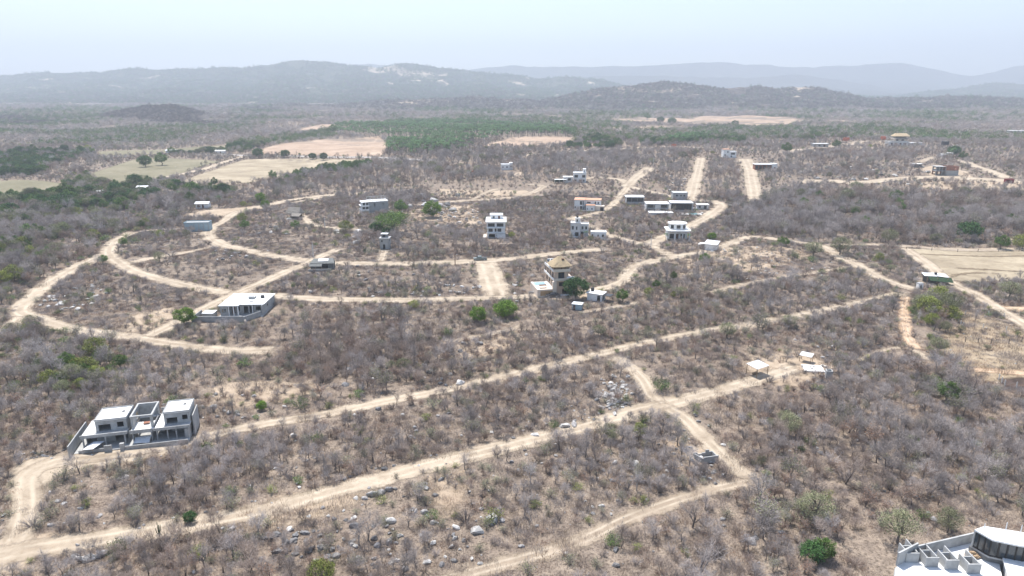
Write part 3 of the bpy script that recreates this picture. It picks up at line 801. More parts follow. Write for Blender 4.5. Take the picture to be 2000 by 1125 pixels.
# 3 --- salmon villa with thatched rooftop
b = B('thatched_villa', 'salmon three-storey villa with thatched rooftop and walled pool terrace', 'house', 1083, 577, 12, clear=0)
for x, y in ((3, 3), (3, 9), (-4, 3), (-4, 9), (3, -1), (-4, -1)): b.clear(x, y, 5.5)
b.vol(0, 6.3, 0, 12, 0, 5.0, PINK, CREAM, f=[(1.4, 5.2, 3.0, 4.4, 'w'), (2.6, 5.6, .1, 2.1)], l=[(1, 3, 2.9, 4.8, 'w'), (4.2, 6.2, 2.9, 4.8, 'w'), (7.5, 9.8, 2.9, 4.8, 'w')], r=[(2, 3.2, 3.2, 4.4, 'w')], oh=.5, wm=WOODD)
b.box('corner_pier', -.9, .4, -1.0, -.05, -1, 4.9, CREAM); b.box('entrance_step', 1.8, 6.0, -1.6, -.3, -.8, .35, WHITE)
b.vol(.2, 5.0, 1.2, 11.5, 5.2, 7.7, PINK, CREAM, f=[(1.3, 3.4, .1, 2.2, 'w')], l=[(1, 2.6, .1, 2.1, 'w'), (4, 5.6, .1, 2.1, 'w'), (7.2, 9, .1, 2.1, 'w')], oh=.6, wm=WOODD)
b.box('terrace_parapet', -.45, 5.3, -.42, -.28, 5.19, 5.75, CREAM); b.box('terrace_parapet', -.45, -.3, -.26, 12.3, 5.19, 5.75, WHITE)
b.box('terrace_planter', 4.2, 6.6, -.25, .6, 5.19, 5.95, WHITE); b.box('roof_parapet', -.3, 5.4, .7, .85, 7.885, 8.6, CREAM)
b.box('roof_parapet', -.35, -.2, .86, 11.9, 7.885, 8.5, WHITE); b.box('roof_parapet', 5.3, 5.45, .86, 11.9, 7.885, 8.5, WHITE)
for x in (.2, 2.6, 5.0):
    for y in (1.1, 6.4): b.box('thatch_post', x - .1, x + .1, y - .1, y + .1, 7.885, 9.7, WOODD)
b.thatch(-1.0, 6.2, .2, 7.4, 9.5, 12.4, THATCH, ridge=.5)
b.box('thatch_vent', 2.9, 3.7, 2.2, 2.9, 11.2, 11.7, WOODD)
b.box('stair_tower', .5, 3.2, 9.0, 11.6, 7.885, 9.6, WHITE)
for i in range(3): sheet_lean(b, 'solar_panel', [(-.2 + i * 1.3, 8.0, 9.0), (.95 + i * 1.3, 8.0, 9.0), (.95 + i * 1.3, 9.9, 9.9), (-.2 + i * 1.3, 9.9, 9.9)], GLASS)
b.vol(-6.0, -.1, -.8, 9, 0, 2.5, CREAM, None, f=[(1.0, 5.2, .3, 2.0)])
b.box('garage_door', -5.0, -.85, -.62, -.56, .2, 2.1, OCHRE)
b.box('pool_deck', -5.8, -.2, 4.2, 8.8, 2.1, 2.35, WHITE); b.box('terrace_floor', -5.8, -.2, -.6, 4.2, 2.1, 2.34, CREAM)
b.box('pool', -5.4, -1.4, 4.6, 8.4, 2.352, 2.40, POOL_P)
b.box('pool_rim', -5.75, -5.42, 4.4, 8.7, 2.352, 2.6, WHITE); b.box('lounge_shade', -4.8, -2.4, 1.2, 2.4, 3.2, 3.3, WOODD)
for x in (-4.7, -2.6): b.box('shade_post', x, x + .08, 1.25, 1.33, 2.34, 3.2, WOODD)

# 4 --- sheds beside the villa
b = B('white_shed', 'small white lean-to shed with black water tank beside the dark green tree', 'shed', 1160, 588, -28, clear=5)
b.vol(-2.4, 2.6, 0, 3.4, 0, 2.4, WHITE, ROOFW, f=[(3.4, 4.5, 0, 2.0)], r=[(.8, 2.6, .3, 2.0)], oh=.35)
b.box('porch_roof', 2.98, 5.4, .2, 3.2, 2.1, 2.2, PLASTIC)
for y in (.3, 3.0): b.box('porch_post', 5.2, 5.3, y, y + .1, -1, 2.1, WOODL)
b.tank(-1.5, 2.4, 2.59)
b = B('tin_shed', 'tiny pale blue-grey tin shed standing alone in the dry scrub', 'shed', 1126, 606, -20, clear=3)
b.vol(-1.4, 1.4, 0, 2.2, 0, 1.9, BLUEM, METAL, oh=.25, rt=.08, f=[(.3, 1.0, 0, 1.6, 'd')])

# 5 --- tarpaulin shack at the crossroads
b = B('tarpaulin_shack', 'low shack of dark tarpaulins with pale roof sheets beside the road crossing', 'shack', 628, 528, 6, clear=5.5)
b.vol(-4.2, 4.2, 1.5, 6, 0, 2.5, TARP, None, f=[(3.2, 6.4, 0, 1.9)])
sheet_lean(b, 'tarpaulin_roof', [(-4.6, 1.0, 2.2), (4.6, 1.0, 2.3), (3.6, 6.3, 3.1), (-3.6, 6.3, 3.0)], TARP)
sheet_lean(b, 'roof_sheet', [(-1.5, 2.8, 2.75), (2.2, 2.8, 2.8), (2.0, 5.4, 3.2), (-1.7, 5.4, 3.15)], METAL)
sheet_lean(b, 'awning', [(-4.4, -.4, 1.7), (.2, -.6, 1.6), (.2, 1.0, 2.2), (-4.4, 1.0, 2.15)], TARP)
for x in (-4.3, -2, .1): b.box('awning_post', x - .05, x + .05, -.45, -.35, -1, 1.65, WOODL)
b.box('low_wall', -4.4, 3.8, -1.6, -1.4, -1, .9, BLOCK)

# 6 --- slim block tower
b = B('block_tower', 'slim two-storey grey block tower hut with roof cabin at the end of a sandy path', 'hut', 751, 487, -4, clear=3.5)
b.vol(-1.9, 1.9, 0, 3.6, 0, 4.6, BLOCK, CONC, f=[(.6, 1.3, 3.0, 3.9, 'w'), (1.3, 2.3, 0, 2.1, 'd')], r=[(1, 1.8, 3, 3.9, 'w')], oh=.3, wm=DARKM)
b.vol(-1.4, 1.0, 1.2, 3.4, 4.78, 6.2, CONC_D, METAL, f=[(.6, 1.6, .1, 1.2)], oh=.25, rt=.1)

# 7 --- white three-level house
b = B('white_house', 'white three-level house with two rows of dark windows and overhanging flat roof', 'house', 969, 464, 1, clear=0)
for x, y in ((-2, 2), (2, 2), (-2, 8), (2, 8), (0, -3)): b.clear(x, y, 5)
b.vol(-3.9, 3.9, 0, 11, 0, 7.0, WHITE, WHITE, f=[(.6, 3.4, .1, 1.6), (4.0, 4.7, .8, 1.3, 'w'), (.5, 2.4, 2.6, 4.1, 'w'), (3.3, 4.1, 2.6, 4.3, 'w'), (4.5, 6.2, 2.6, 4.3, 'w'), (.3, 3.3, 4.9, 6.4, 'w'), (4.2, 7.2, 4.9, 6.4, 'w')], l=[(2, 3.2, 5, 6.2, 'w'), (6, 7.2, 5, 6.2, 'w'), (4, 5.2, 2.6, 3.8, 'w')], oh=.7)
b.box('balcony_slab', -4.2, 4.2, -.9, -.02, 4.3, 4.5, WHITE); b.box('balcony_slab', -4.2, 4.2, -.7, -.02, 2.05, 2.25, WHITE)
for x in (-4.15, -.1, 4.0): b.box('balcony_pier', x, x + .16, -.85, -.7, 4.502, 7.0, WHITE)
b.box('garden_wall', .3, 4.1, -1.0, -.8, -1, 1.7, WHITE)
b.vol(-2.6, 2.9, 6.6, 10.8, 7.185, 8.7, WHITE, WHITE, f=[(1, 2, .2, 1.3, 'w'), (3.5, 4.4, 0, 1.4, 'd')], oh=.2, par=.3)
b.box('paved_terrace', -5.8, -4.3, -1.5, 6, -1, .3, RUBBLE)

# 8 --- grey-white stepped house and its small white neighbour
b = B('stepped_house', 'grey-white two-storey stepped house with curved terrace and roof tower', 'house', 1131, 464, -6, clear=7)
b.vol(-3.9, .4, 0, 5, 0, 6.2, OFFW, OFFW, f=[(.5, 1.4, 3.6, 5.2, 'w'), (2.4, 3.0, 3.5, 5.0, 'w'), (2.0, 3.6, .1, 2.4)], l=[(1, 2, 3.6, 5, 'w')], oh=.1, par=.35)
b.vol(.42, 4.1, 1.4, 6, 0, 5.5, OFFW, OFFW, f=[(.3, 1.5, .1, 2.4), (.6, 1.4, 3.5, 4.9, 'w'), (2.2, 3.1, 3.5, 4.9, 'w')], r=[(1, 2.2, 3.4, 4.8, 'w')], oh=.1, par=.35)
b.vol(-1.9, .2, 2.6, 4.8, 6.385, 8.2, OFFW, OFFW, f=[(.5, 1.2, .3, 1.4, 'w')], oh=.1)
b.tank(-1.0, 3.8, 8.39, .5, .9)
b.prism('curved_terrace', [(-2.6 + 2.8 * math.cos(a), -.6 + 1.9 * math.sin(a)) for a in [math.pi + i * math.pi / 10 for i in range(11)]], -1, .8, CONC)
b = B('small_white_house', 'small white flat-roofed house beside the stepped grey-white house', 'house', 1169, 467, -4, clear=5)
b.vol(-1.8, 3.4, 0, 4, 0, 2.9, WHITE, ROOFW, f=[(1.2, 1.9, 1, 2, 'w'), (3.2, 4.2, .9, 2.1, 'w')], l=[(1, 2, .1, 2.1, 'd')], oh=.1, par=.2)
b.vol(-3.4, -1.82, .8, 3.6, 0, 3.0, WHITE, ROOFW, f=[(.4, 1.0, 0, 2, 'd')], oh=.1)
b.box('retaining_wall', -4.5, 4.5, -2.2, -2.0, -1, .5, RUBBLE)

# 9 --- arcaded white house
b = B('arcaded_house', 'white house with octagonal upper room over an arcaded terrace on tall columns', 'house', 1325, 470, -3, clear=8)
octo = [(4.0 * math.cos(math.radians(22.5 + 45 * i)), 5 + 3.6 * math.sin(math.radians(22.5 + 45 * i))) for i in range(8)]
b.prism('terrace_slab', [(-5.4, .4), (-3.4, -.8), (3.4, -.8), (5.4, .4), (5.2, 9), (-5.2, 9)], 4.2, 4.55, WHITE)
for i in range(8):
    p, q = octo[i], octo[(i + 1) % 8]
    L_ = math.hypot(q[0] - p[0], q[1] - p[1])
    b.wall(p, q, 4.552, 7.0, WHITE, [(L_ * .22, L_ * .78, .35 if i % 2 else .1, 2.0, 'w')], t=.18)
b.prism('roof', [(4.5 * math.cos(math.radians(22.5 + 45 * i)), 5 + 4.1 * math.sin(math.radians(22.5 + 45 * i))) for i in range(8)], 7.002, 7.22, WHITE)
b.prism('roof_crown', [(1.6 * math.cos(math.radians(22.5 + 45 * i)), 5 + 1.5 * math.sin(math.radians(22.5 + 45 * i))) for i in range(8)], 7.222, 7.6, WHITE)
for x in (-4.9, -1.7, 1.7, 4.9): b.box('column', x - .2, x + .2, -.3 if abs(x) < 3 else .5, .1 if abs(x) < 3 else .9, -1, 3.2, WHITE)
def arch(b, x0, x1, y, z0, z1, m):
    n = 10; V, Fc = [], []
    cx, r = (x0 + x1) / 2, (x1 - x0) / 2
    for yy in (y, y + .3):
        for i in range(n + 1):
            a = math.pi - math.pi * i / n
            V.append((cx + r * math.cos(a), yy, z0 + min(z1 - z0 - .15, r * math.sin(a))))
        for i in range(n + 1): V.append((cx - r + 2 * r * i / n, yy, z1))
    k = 2 * (n + 1)
    for i in range(n):
        Fc += [(i, i + 1, n + 2 + i, n + 1 + i), (k + i + 1, k + i, k + n + 1 + i, k + n + 2 + i), (i, k + i, k + i + 1, i + 1)]
    return b.mesh('arch', V, Fc, m)
arch(b, -4.7, -1.9, .1, 2.7, 4.198, WHITE); arch(b, -1.5, 1.5, -.25, 2.6, 4.198, WHITE); arch(b, 1.9, 4.7, .1, 2.7, 4.198, WHITE)
b.vol(-4.4, 4.4, 3.5, 8.8, 0, 4.2, WHITE, None, f=[(1, 3, .1, 2.3, 'w'), (3.8, 5, .1, 2.3, 'd'), (5.8, 7.8, .1, 2.3, 'w')])
for i in range(14): b.box('baluster', -5.1 + i * .78, -5.02 + i * .78, -.55 if 2 < i < 11 else .45, -.47 if 2 < i < 11 else .53, 4.552, 5.35, WHITE)
b.box('handrail', -5.2, 5.2, -.62, -.5, 5.352, 5.45, WHITE)
# 10 --- garage shed near it
b = B('garage_shed', 'small white garage shed with sloping grey roof beside the bend of the road', 'shed', 1383, 489, -32, clear=4.5)
b.vol(-1.6, 3.2, 0, 4, 0, 2.6, WHITE, None, l=[(.6, 3.2, 0, 2.1)])
sheet_lean(b, 'roof', [(-2.0, -.4, 2.62), (3.6, -.4, 2.62), (3.6, 4.4, 3.5), (-2.0, 4.4, 3.5)], METAL, .1)
sheet_lean(b, 'awning', [(-4.6, .2, 2.0), (-2.1, .2, 2.5), (-2.1, 3.4, 2.6), (-4.6, 3.4, 2.1)], ROOFW)
for y in (.4, 3.2): b.box('awning_post', -4.5, -4.4, y, y + .1, -1, 2.02, WHITE)

# 11 --- terracotta roofed villa
b = B('terracotta_villa', 'white two-storey villa with terracotta-coloured roof terraces', 'house', 1150, 411, -10, clear=9)
b.vol(-8, -2.5, 0, 8, 0, 5.6, WHITE, TILE, f=[(3.0, 4.2, 3.0, 5.0, 'w'), (3.0, 4.2, .2, 2.3, 'w'), (.3, .9, 1, 2, 'w'), (4.5, 5.2, 2.9, 5.1), (4.5, 5.2, .2, 2.3)], l=[(2, 4, 3, 5, 'w')], oh=.25)
b.vol(-2.48, 6.2, 2.5, 9, 0, 5.3, WHITE, TILE, f=[(.2, 1.0, .2, 2.3), (1.2, 3.2, 3.6, 4.4, 'w'), (5.4, 6.2, 3.2, 4.6, 'w'), (7.0, 7.8, 3.2, 4.4, 'w')], oh=.25)
b.vol(-1.6, 3.2, -1.6, 2.48, 0, 3.0, WHITE, TILE, f=[(.6, 1.0, .6, 1.6, 'w'), (3.0, 3.8, .8, 1.6, 'w')], oh=.2)
b.box('garage_wing', 3.4, 8.4, -.6, 2.4, -1, 2.7, CREAM); b.box('garage_door', 6.2, 8.0, -.67, -.605, .1, 2.1, DARKM)
b.box('garden_wall', -8.6, 3.4, -3.6, -3.4, -1, .6, RUBBLE)

# 12 --- row of modern concrete houses
b = B('long_modern_house', 'long low white-roofed concrete house with deep dark veranda', 'house', 1240, 399, -2, clear=6.5, group=None)
b.vol(-5, 5, 1.8, 6.5, 0, 3.9, CONC_D, None, f=[(.6, 3.0, 1.3, 3.6, 'w'), (3.6, 6.4, 1.3, 3.6, 'w'), (7, 9.4, 1.3, 3.6, 'w')])
b.box('roof', -5.3, 5.3, -.4, 6.9, 3.902, 4.3, ROOFW); b.box('veranda_floor', -5, 5, -.2, 1.78, -1, 1.2, CONC)
b.wall((-5.1, 1.76), (-5.1, -.2), -.5, 3.9, WHITE); b.wall((5.0, -.2), (5.0, 1.76), 1.2, 3.9, CONC, [(.3, 1.2, 0, 2.2)])
for x in (-1.7, 1.6): b.box('veranda_post', x, x + .15, -.2, -.05, 1.202, 3.9, DARKM)
b = B('modern_twin_house', 'square modern house with white roof frame and a central grey stair block', 'house', 1284, 414, -3, clear=8)
b.wall((-6.2, 7), (-6.2, 0), -.5, 4.2, WHITE); b.box('roof', -6.4, 6.2, -.3, 7, 4.202, 4.65, ROOFW)
b.vol(-6, 6, 2.2, 6.9, 0, 4.2, OFFW, None, f=[(.8, 4, 2.0, 4.0, 'w'), (8, 11.4, 2.0, 4.0, 'w'), (1, 3.6, .1, 1.5), (8, 11, .1, 1.5)])
b.box('stair_block', -1.6, 1.4, -.6, 2.18, -1, 4.0, CONC); b.box('balcony_slab', -6.0, -1.62, 0, 2.18, 1.6, 1.8, OFFW); b.box('balcony_slab', 1.42, 6, 0, 2.18, 1.6, 1.8, OFFW)
b.box('side_fin', 5.8, 6.0, -.1, 2.18, 1.802, 4.2, OFFW)
b.vol(-5.6, 7.2, -8.2, -3.0, -1.5, .9, OFFW, ROOFW, f=[(4.0, 6.5, .4, 1.9), (8.5, 10.5, .4, 1.9)], base=False, oh=.1)
b = B('modern_veranda_house', 'modern white-framed house with tall dark glass veranda above a turquoise pool', 'house', 1332, 413, -3, clear=8)
b.wall((-6.2, 7), (-6.2, 0), -.5, 4.4, WHITE); b.box('roof', -6.4, 5.9, -.3, 7, 4.402, 4.85, ROOFW); b.wall((5.7, 0), (5.7, 7), -.5, 4.4, WHITE)
b.vol(-5.98, 5.48, 2.4, 6.9, 0, 4.4, DARKM, None, f=[(.5, 2.6, .4, 3.9, 'w'), (3.0, 5.4, .4, 3.9, 'w'), (6.0, 8.4, .4, 3.9, 'w'), (9, 11, .4, 3.9, 'w')])
for x in (-2.6, .8, 3.6): b.box('veranda_post', x, x + .14, .1, .24, .4, 4.4, DARKM)
b.box('veranda_floor', -6, 5.5, -.2, 2.38, -1.5, .4, OFFW); b.box('pool', 2.2, 6.6, -9.0, -5.6, -.6, .12, POOL); b.box('pool_deck', -4, 9, -9.6, -4.8, -1.5, .05, OFFW)
b = B('grey_block_house', 'square grey block house with white roof standing behind the modern row', 'house', 1328, 394, -2, clear=6)
b.vol(-4.2, 4.2, 0, 6, 0, 5.0, CONC, ROOFW, f=[(1.6, 2.8, 3.1, 4.2, 'w'), (4.2, 5, 3.1, 4.0, 'w'), (6, 7, 3.1, 4.0, 'w'), (.6, 1.4, 1, 2, 'w')], oh=.15, par=.25)
b = B('flat_annex', 'small flat-roofed white annex at the head of the dirt lane', 'house', 1372, 409, -5, clear=4.5)
b.vol(-3, 3.2, 0, 4, 0, 2.5, OFFW, ROOFW, f=[(.8, 2.0, .8, 2, 'w'), (3.6, 5.2, .2, 2.2, 'w')], oh=.3); b.box('paved_terrace', -8, -3.02, -1, 4, -1, .5, CONC_D)

# 13 --- white hilltop house and its wings
b = B('hilltop_house', 'white two-storey house with roof turret beside the upper lane', 'house', 1132, 356, -4, clear=7)
b.vol(-4.2, 4.3, 0, 7, 0, 6.0, WHITE, WHITE, f=[(.6, 3.0, 3.2, 5.0, 'w'), (5.8, 8.0, 3.2, 5.0, 'w'), (.8, 2.0, .4, 1.8, 'w'), (4, 5, .4, 1.8, 'w'), (6.5, 7.6, .4, 1.8, 'w')], oh=.2, par=.4)
b.vol(2.2, 4.2, 3, 6, 6.185, 8.6, WHITE, WHITE, f=[(.5, 1.2, .5, 1.6, 'w')], oh=.1)
b = B('pergola_house', 'low pale house with green pergola wing left of the white turret house', 'house', 1103, 358, -2, clear=6)
b.vol(-1, 5.4, 2, 7, 0, 3.9, OFFW, ROOFW, f=[(.6, 1.8, 1.6, 3, 'w'), (3.2, 5.2, 1.6, 3.2, 'w')], oh=.2)
b.box('pergola_roof', -7, 1.2, -1.2, 2.2, 2.5, 2.65, ROOFW)
for x in (-6.8, -3.8, -.9): b.box('pergola_post', x, x + .18, -1.0, -.82, -1, 2.5, WHITE)
b.vol(-6.5, -1.02, 2.4, 5.5, 0, 2.4, TARPG, None, f=[(.6, 2.2, .2, 2.1), (3, 4.6, .2, 2.1)])

b = B('cube_house', 'white cubic house with corner tower alone in grey woodland', 'house', 990, 332, 3, clear=6)
for q in (-8, -18, -28): b.clear(0, q, 7)
b.vol(-4.4, 2.0, 0, 6, 0, 3.9, WHITE, WHITE, f=[(1, 1.8, 1.6, 2.8, 'w'), (4, 5, 1.6, 2.8, 'w')], oh=.1, par=.3)
b.vol(2.02, 4.4, .6, 5, 0, 5.2, WHITE, WHITE, f=[(.7, 1.6, 2, 3, 'w')], oh=.1)
b = B('pink_roofed_house', 'white two-storey house with pinkish roof between the two straight lanes', 'house', 1425, 308, 0, clear=8)
for q in (-8, -20): b.clear(0, q, 8)
b.vol(-5.6, -.2, 0, 6, 0, 7.0, WHITE, TILE, f=[(1, 2, 1.5, 3, 'w'), (3.2, 4.2, 4.2, 5.6, 'w')], oh=.3)
b.vol(-.18, 5.6, 0, 6, 0, 4.9, WHITE, WHITE, f=[(1, 4.6, 2.6, 4.2, 'w'), (1, 2.2, .4, 1.8, 'w')], oh=.1, par=.3)
b = B('red_veranda_house', 'long house with white roof and dark red open veranda beside the right lane', 'house', 1496, 333, -4, clear=9)
b.vol(-8.2, 4.4, 2.2, 7.5, 0, 4.3, BRICK, None, f=[(.6, 2.4, 1, 3.6, 'w'), (3.4, 5.4, 1, 3.6, 'w'), (6.4, 8.4, 1, 3.6, 'w'), (9.4, 11.4, 1, 3.6, 'w')])
b.vol(4.42, 8.4, 0, 7.5, 0, 4.9, WHITE, ROOFW, f=[(1.2, 2.6, .4, 2.6, 'd')], oh=.1)
b.box('roof', -8.6, 4.25, -.4, 7.9, 4.302, 4.75, ROOFW)
for i in range(5): b.box('veranda_post', -8.2 + i * 2.9, -8.0 + i * 2.9, -.1, .1, -1, 4.3, WOODD)
b.box('veranda_floor', -8.4, 4.2, -.3, 2.18, -1, .7, BRICK); b.box('garden_wall', -2, 11, -4.2, -4.0, -1, 1.4, RUBBLE)

# 17 --- half-finished house on the rocky slope
b = B('half_finished_house', 'half-finished grey block house with white balconied front and roof posts', 'house', 722, 417, 22, clear=9)
b.o.scale = (.82, .82, .82)
b.vol(-.2, 12.5, .2, 9, 0, 7.4, BLOCK, ROOFW, f=[(3.5, 4.3, 4.4, 6.4), (9, 9.7, 5.0, 6.2)], oh=.1)
b.vol(-5.2, -.25, -1.0, 7, 0, 2.4, WHITE, WHITE, f=[(.4, 2.2, .2, 2.0), (2.7, 4.6, .2, 2.0)], oh=.1)
b.vol(-4.8, -.25, -.2, 7, 2.582, 4.9, WHITE, WHITE, f=[(.4, 2.1, .1, 2.0, 'w'), (2.6, 4.3, .1, 2.0, 'w')], l=[(1, 3, .1, 2, 'w')], oh=.6, base=False)
b.vol(-4.4, -.25, .6, 7, 5.082, 7.3, WHITE, WHITE, f=[(.4, 2.0, .1, 1.9, 'w'), (2.5, 3.9, .1, 1.9, 'w')], l=[(1, 3, .1, 1.9, 'w')], oh=.5, base=False)
b.box('balcony_parapet', -5.6, -.3, -1.4, -1.2, 2.0, 3.2, WHITE); b.box('balcony_parapet', -5.6, -.3, -.95, -.8, 4.6, 5.6, WHITE)
for i in range(6):
    for y in (.4, 8.6): b.box('roof_post', .1 + i * 2.4, .25 + i * 2.4, y, y + .15, 7.585, 9.6, METAL)
for y in (.4, 8.6): b.box('roof_rail', .1, 12.25, y + .02, y + .13, 9.602, 9.72, METAL)
b.box('retaining_wall', -.3, 15, -2.4, -2.0, -1, .9, RUBBLE)
# 18 --- thatched hut
b = B('thatched_hut', 'open hut with grey gabled palm thatch and a lower lean-to on the sandy lane', 'hut', 571, 426, -14, clear=6)
for x in (-3.2, 3.2):
    for y in (.6, 5.4): b.box('post', x - .12, x + .12, y - .12, y + .12, -1, 2.4, WOODL)
b.thatch(-4.3, 4.3, -.2, 6.2, 2.3, 5.2, THATCH_G, ridge=3.2)
b.box('hut_wall', -3.1, 3.1, 4.6, 4.8, -1, 2.3, WOODL)
sheet_lean(b, 'lean_to_roof', [(.6, -3.2, 1.5), (5.8, -3.2, 1.5), (5.8, -.3, 2.5), (.6, -.3, 2.5)], THATCH_G, .2)
for x in (.8, 5.6): b.box('post', x - .1, x + .1, -3.0, -2.8, -1, 1.52, WOODL)
b.box('stacked_crates', 2.4, 4.6, -1.6, -.6, -.5, .9, DARKM)
# 19 --- long blank block building
b = B('blank_block_building', 'plain windowless pale blue-grey block building beside the bend of the road', 'building', 385, 452, 6, clear=7)
b.vol(-5.6, 5.6, 0, 5, 0, 3.9, BLUEM, CONC, oh=0.05, rt=.12, par=.35)
for i in range(6): b.box('buttress', -5.5 + i * 2.15, -5.25 + i * 2.15, -.12, -.005, -1, 3.7, BLOCK)
# 20 --- unfinished brick house
b = B('unfinished_brick_house', 'unfinished two-storey brick and grey block house with open bays', 'house', 1850, 343, -3, clear=10)
b.vol(-1.0, 7.6, 0, 8, 0, 3.4, BLOCK, CONC, oh=.1); b.vol(-1.0, 7.6, .4, 8, 3.6, 6.6, BRICK, None, f=[(2, 3.4, .8, 2), (5.6, 7, .8, 2)], base=False)
for z in (0, 3.2):
    b.box('floor_slab', -8, -1.1, 1, 8, z + 3.0, z + 3.2, CONC)
    for i in range(4): b.box('column', -7.9 + i * 2.2, -7.6 + i * 2.2, 1.1, 1.4, z - (1 if z == 0 else 0), z + 3.0, CONC)
b.wall((-8, 6), (-1.1, 6), 0, 3.0, BRICK, [(1, 2.4, .8, 2), (4.4, 5.8, 0, 2.1)]); b.wall((-8, 6), (-1.1, 6), 3.2, 6.2, BLOCK, [(1, 2.4, .8, 2)])
b.rebar([(-.8, 1), (3.2, 1), (7.2, 1)], 6.6, 1.2, .06)
b = B('grey_hut', 'small grey hut with pale roof on the pale building yard', 'hut', 1793, 327, 4, clear=5)
b.vol(-3, 3, 0, 4, 0, 2.6, CONC_D, ROOFW, f=[(.8, 2.2, 0, 2), (3.6, 5, .8, 2)], oh=.6)
b = B('blue_white_house', 'small pale blue and white house beside dark palms uphill of the brick shell', 'house', 1850, 308, -6, clear=6)
b.vol(-4.5, 1, 0, 5, 0, 2.8, WHITE, ROOFW, f=[(1, 2, 1, 2, 'w'), (3.4, 4.6, .1, 2.2, 'd')], oh=.2); b.vol(1.02, 5, 0, 5, 0, 4.0, BLUEM, ROOFW, f=[(1, 2.4, 1.5, 3, 'w')], oh=.2)
b = B('grand_thatched_house', 'large pale house with two-tiered thatched roof on the far rise', 'house', 1762, 285, 0, clear=14)
b.vol(-14, 6, 0, 8, 0, 4.2, OFFW, OFFW, f=[(2, 4, .5, 3, 'w'), (6, 8.4, .5, 3, 'w'), (11, 13, .5, 3, 'w'), (15, 18, .5, 3, 'w')], oh=.3, par=.4)
b.vol(-7, 5, 3, 9, 4.6, 7.2, CREAM, None, f=[(1.5, 4, .4, 2.2, 'w'), (7, 10, .4, 2.2, 'w')], base=False)
b.thatch(-9, 7.4, .8, 11, 7.0, 9.0, THATCH_G, ridge=5, part='thatch_roof'); b.thatch(-8, 9, 2, 12, 9.6, 12.4, THATCH, ridge=6, part='thatch_crown')
for x in (-5, 0, 5): b.box('roof_post', x, x + .3, 5, 5.3, 7.2, 9.8, WOODD)
b.vol(9, 22, 3, 8, 0, 3.0, WHITE, ROOFW, f=[(2, 4, .4, 2.2, 'w'), (8, 10, .4, 2.2, 'w')], oh=.4)
b = B('long_white_house', 'long white two-storey house far off in grey woodland', 'house', 1990, 264, -8, clear=10)
b.vol(-12, 12, 0, 7, 0, 5.8, WHITE, ROOFW, f=[(1 + 4.6 * i, 4 + 4.6 * i, 3.3, 4.9, 'w') for i in range(5)] + [(1.5 + 4.6 * i, 3.5 + 4.6 * i, .4, 2, 'w') for i in range(5)], oh=.5)
b = B('low_grey_house', 'low grey flat-roofed house on the pale far scar', 'house', 1604, 287, -2, clear=8)
b.vol(-8, 7, 0, 6, 0, 3.2, CONC, ROOFW, f=[(1, 3, .6, 2.2, 'w'), (5, 7, .6, 2.2, 'w'), (10, 12, .2, 2.3, 'd')], oh=.5)
b = B('water_tower', 'dark square tank raised on posts in far grey woodland', 'water tower', 1846, 291, 0, clear=5)
for x in (-1.8, 1.6):
    for y in (0, 3): b.box('post', x, x + .25, y, y + .25, -1, 4, CONC_D)
b.box('tank', -2.6, 2.6, -.4, 3.6, 4.002, 7.4, PLASTIC); b.box('tank_lid', -2.7, 2.7, -.5, 3.7, 7.402, 7.6, CONC_D)
b = B('maroon_kiosk', 'dark red roadside kiosk with board where the lanes meet', 'kiosk', 1972, 358, -6, clear=5)
b.vol(-2.6, 2.6, 0, 2.6, .4, 2.6, REDM, REDM, f=[(.6, 2.4, .8, 1.7)], oh=.15, base=False); b.box('skid_base', -2.4, 2.4, .2, 2.4, -.8, .398, DARKM)
for i, (px, py, rz, w, lab) in enumerate(((395, 407, 5, 3.4, 'small white house half hidden by dark trees beside the sandy lot'), (172, 377, 8, 3.5, 'little white-roofed farmhouse among green trees beside the green field'), (193, 383, -5, 3, 'tiny whitewashed hut among dense green trees'), (278, 374, 6, 3.2, 'small farmhouse with pale tin roof beside the field lane'), (110, 388, 3, 3.2, 'small grey farm hut at the end of the green field'), (333, 299, 0, 5, 'small farmhouse beside the paved road and tree belt'), (430, 300, 3, 5, 'low farm building with tin roof beside the road junction'))):
    b = B('farmhouse', lab, 'house', px, py, rz, clear=5)
    b.vol(-w, w, 0, 4.5, 0, 2.7, WHITE if i != 4 else CONC, None, f=[(.8, 1.8, .9, 2, 'w'), (w, w + 1, 0, 2.1, 'd')])
    sheet_lean(b, 'roof', [(-w - .5, -.6, 2.6), (w + .5, -.6, 2.6), (w + .5, 2.3, 3.5), (-w - .5, 2.3, 3.5)], ROOFW if i % 2 == 0 else METAL, .08)
    sheet_lean(b, 'roof', [(-w - .5, 2.3, 3.5), (w + .5, 2.3, 3.5), (w + .5, 5.1, 2.6), (-w - .5, 5.1, 2.6)], ROOFW if i % 2 == 0 else METAL, .08)

# 24 --- shelters and works at the end of the lower road
def shelter(name, label, px, py, rz, w, d, h, clear):
    b = B(name, label, 'shelter', px, py, rz, clear=0); b.clear(0, 0, clear)
    sheet_lean(b, 'roof_sheet', [(-w / 2, -d / 2, h), (0, -d / 2, h), (0, d / 2, h + .35), (-w / 2, d / 2, h + .35)], METAL, .05)
    sheet_lean(b, 'roof_sheet', [(.02, -d / 2, h), (w / 2, -d / 2, h), (w / 2, d / 2, h + .35), (.02, d / 2, h + .35)], METAL, .05)
    for x in (-w / 2 + .15, w / 2 - .15):
        for y, q in ((-d / 2 + .15, 0), (d / 2 - .15, .3)): b.box('post', x - .06, x + .06, y - .06, y + .06, -.6, h + q, WOODL)
    return b
b = shelter('open_shelter', 'open shelter with white metal roof on four posts beside the lower road', 1478, 731, 33, 4.2, 3.2, 2.3, 4)
b.box('bench', -1.0, .6, .2, .6, .1, .5, WOODL)
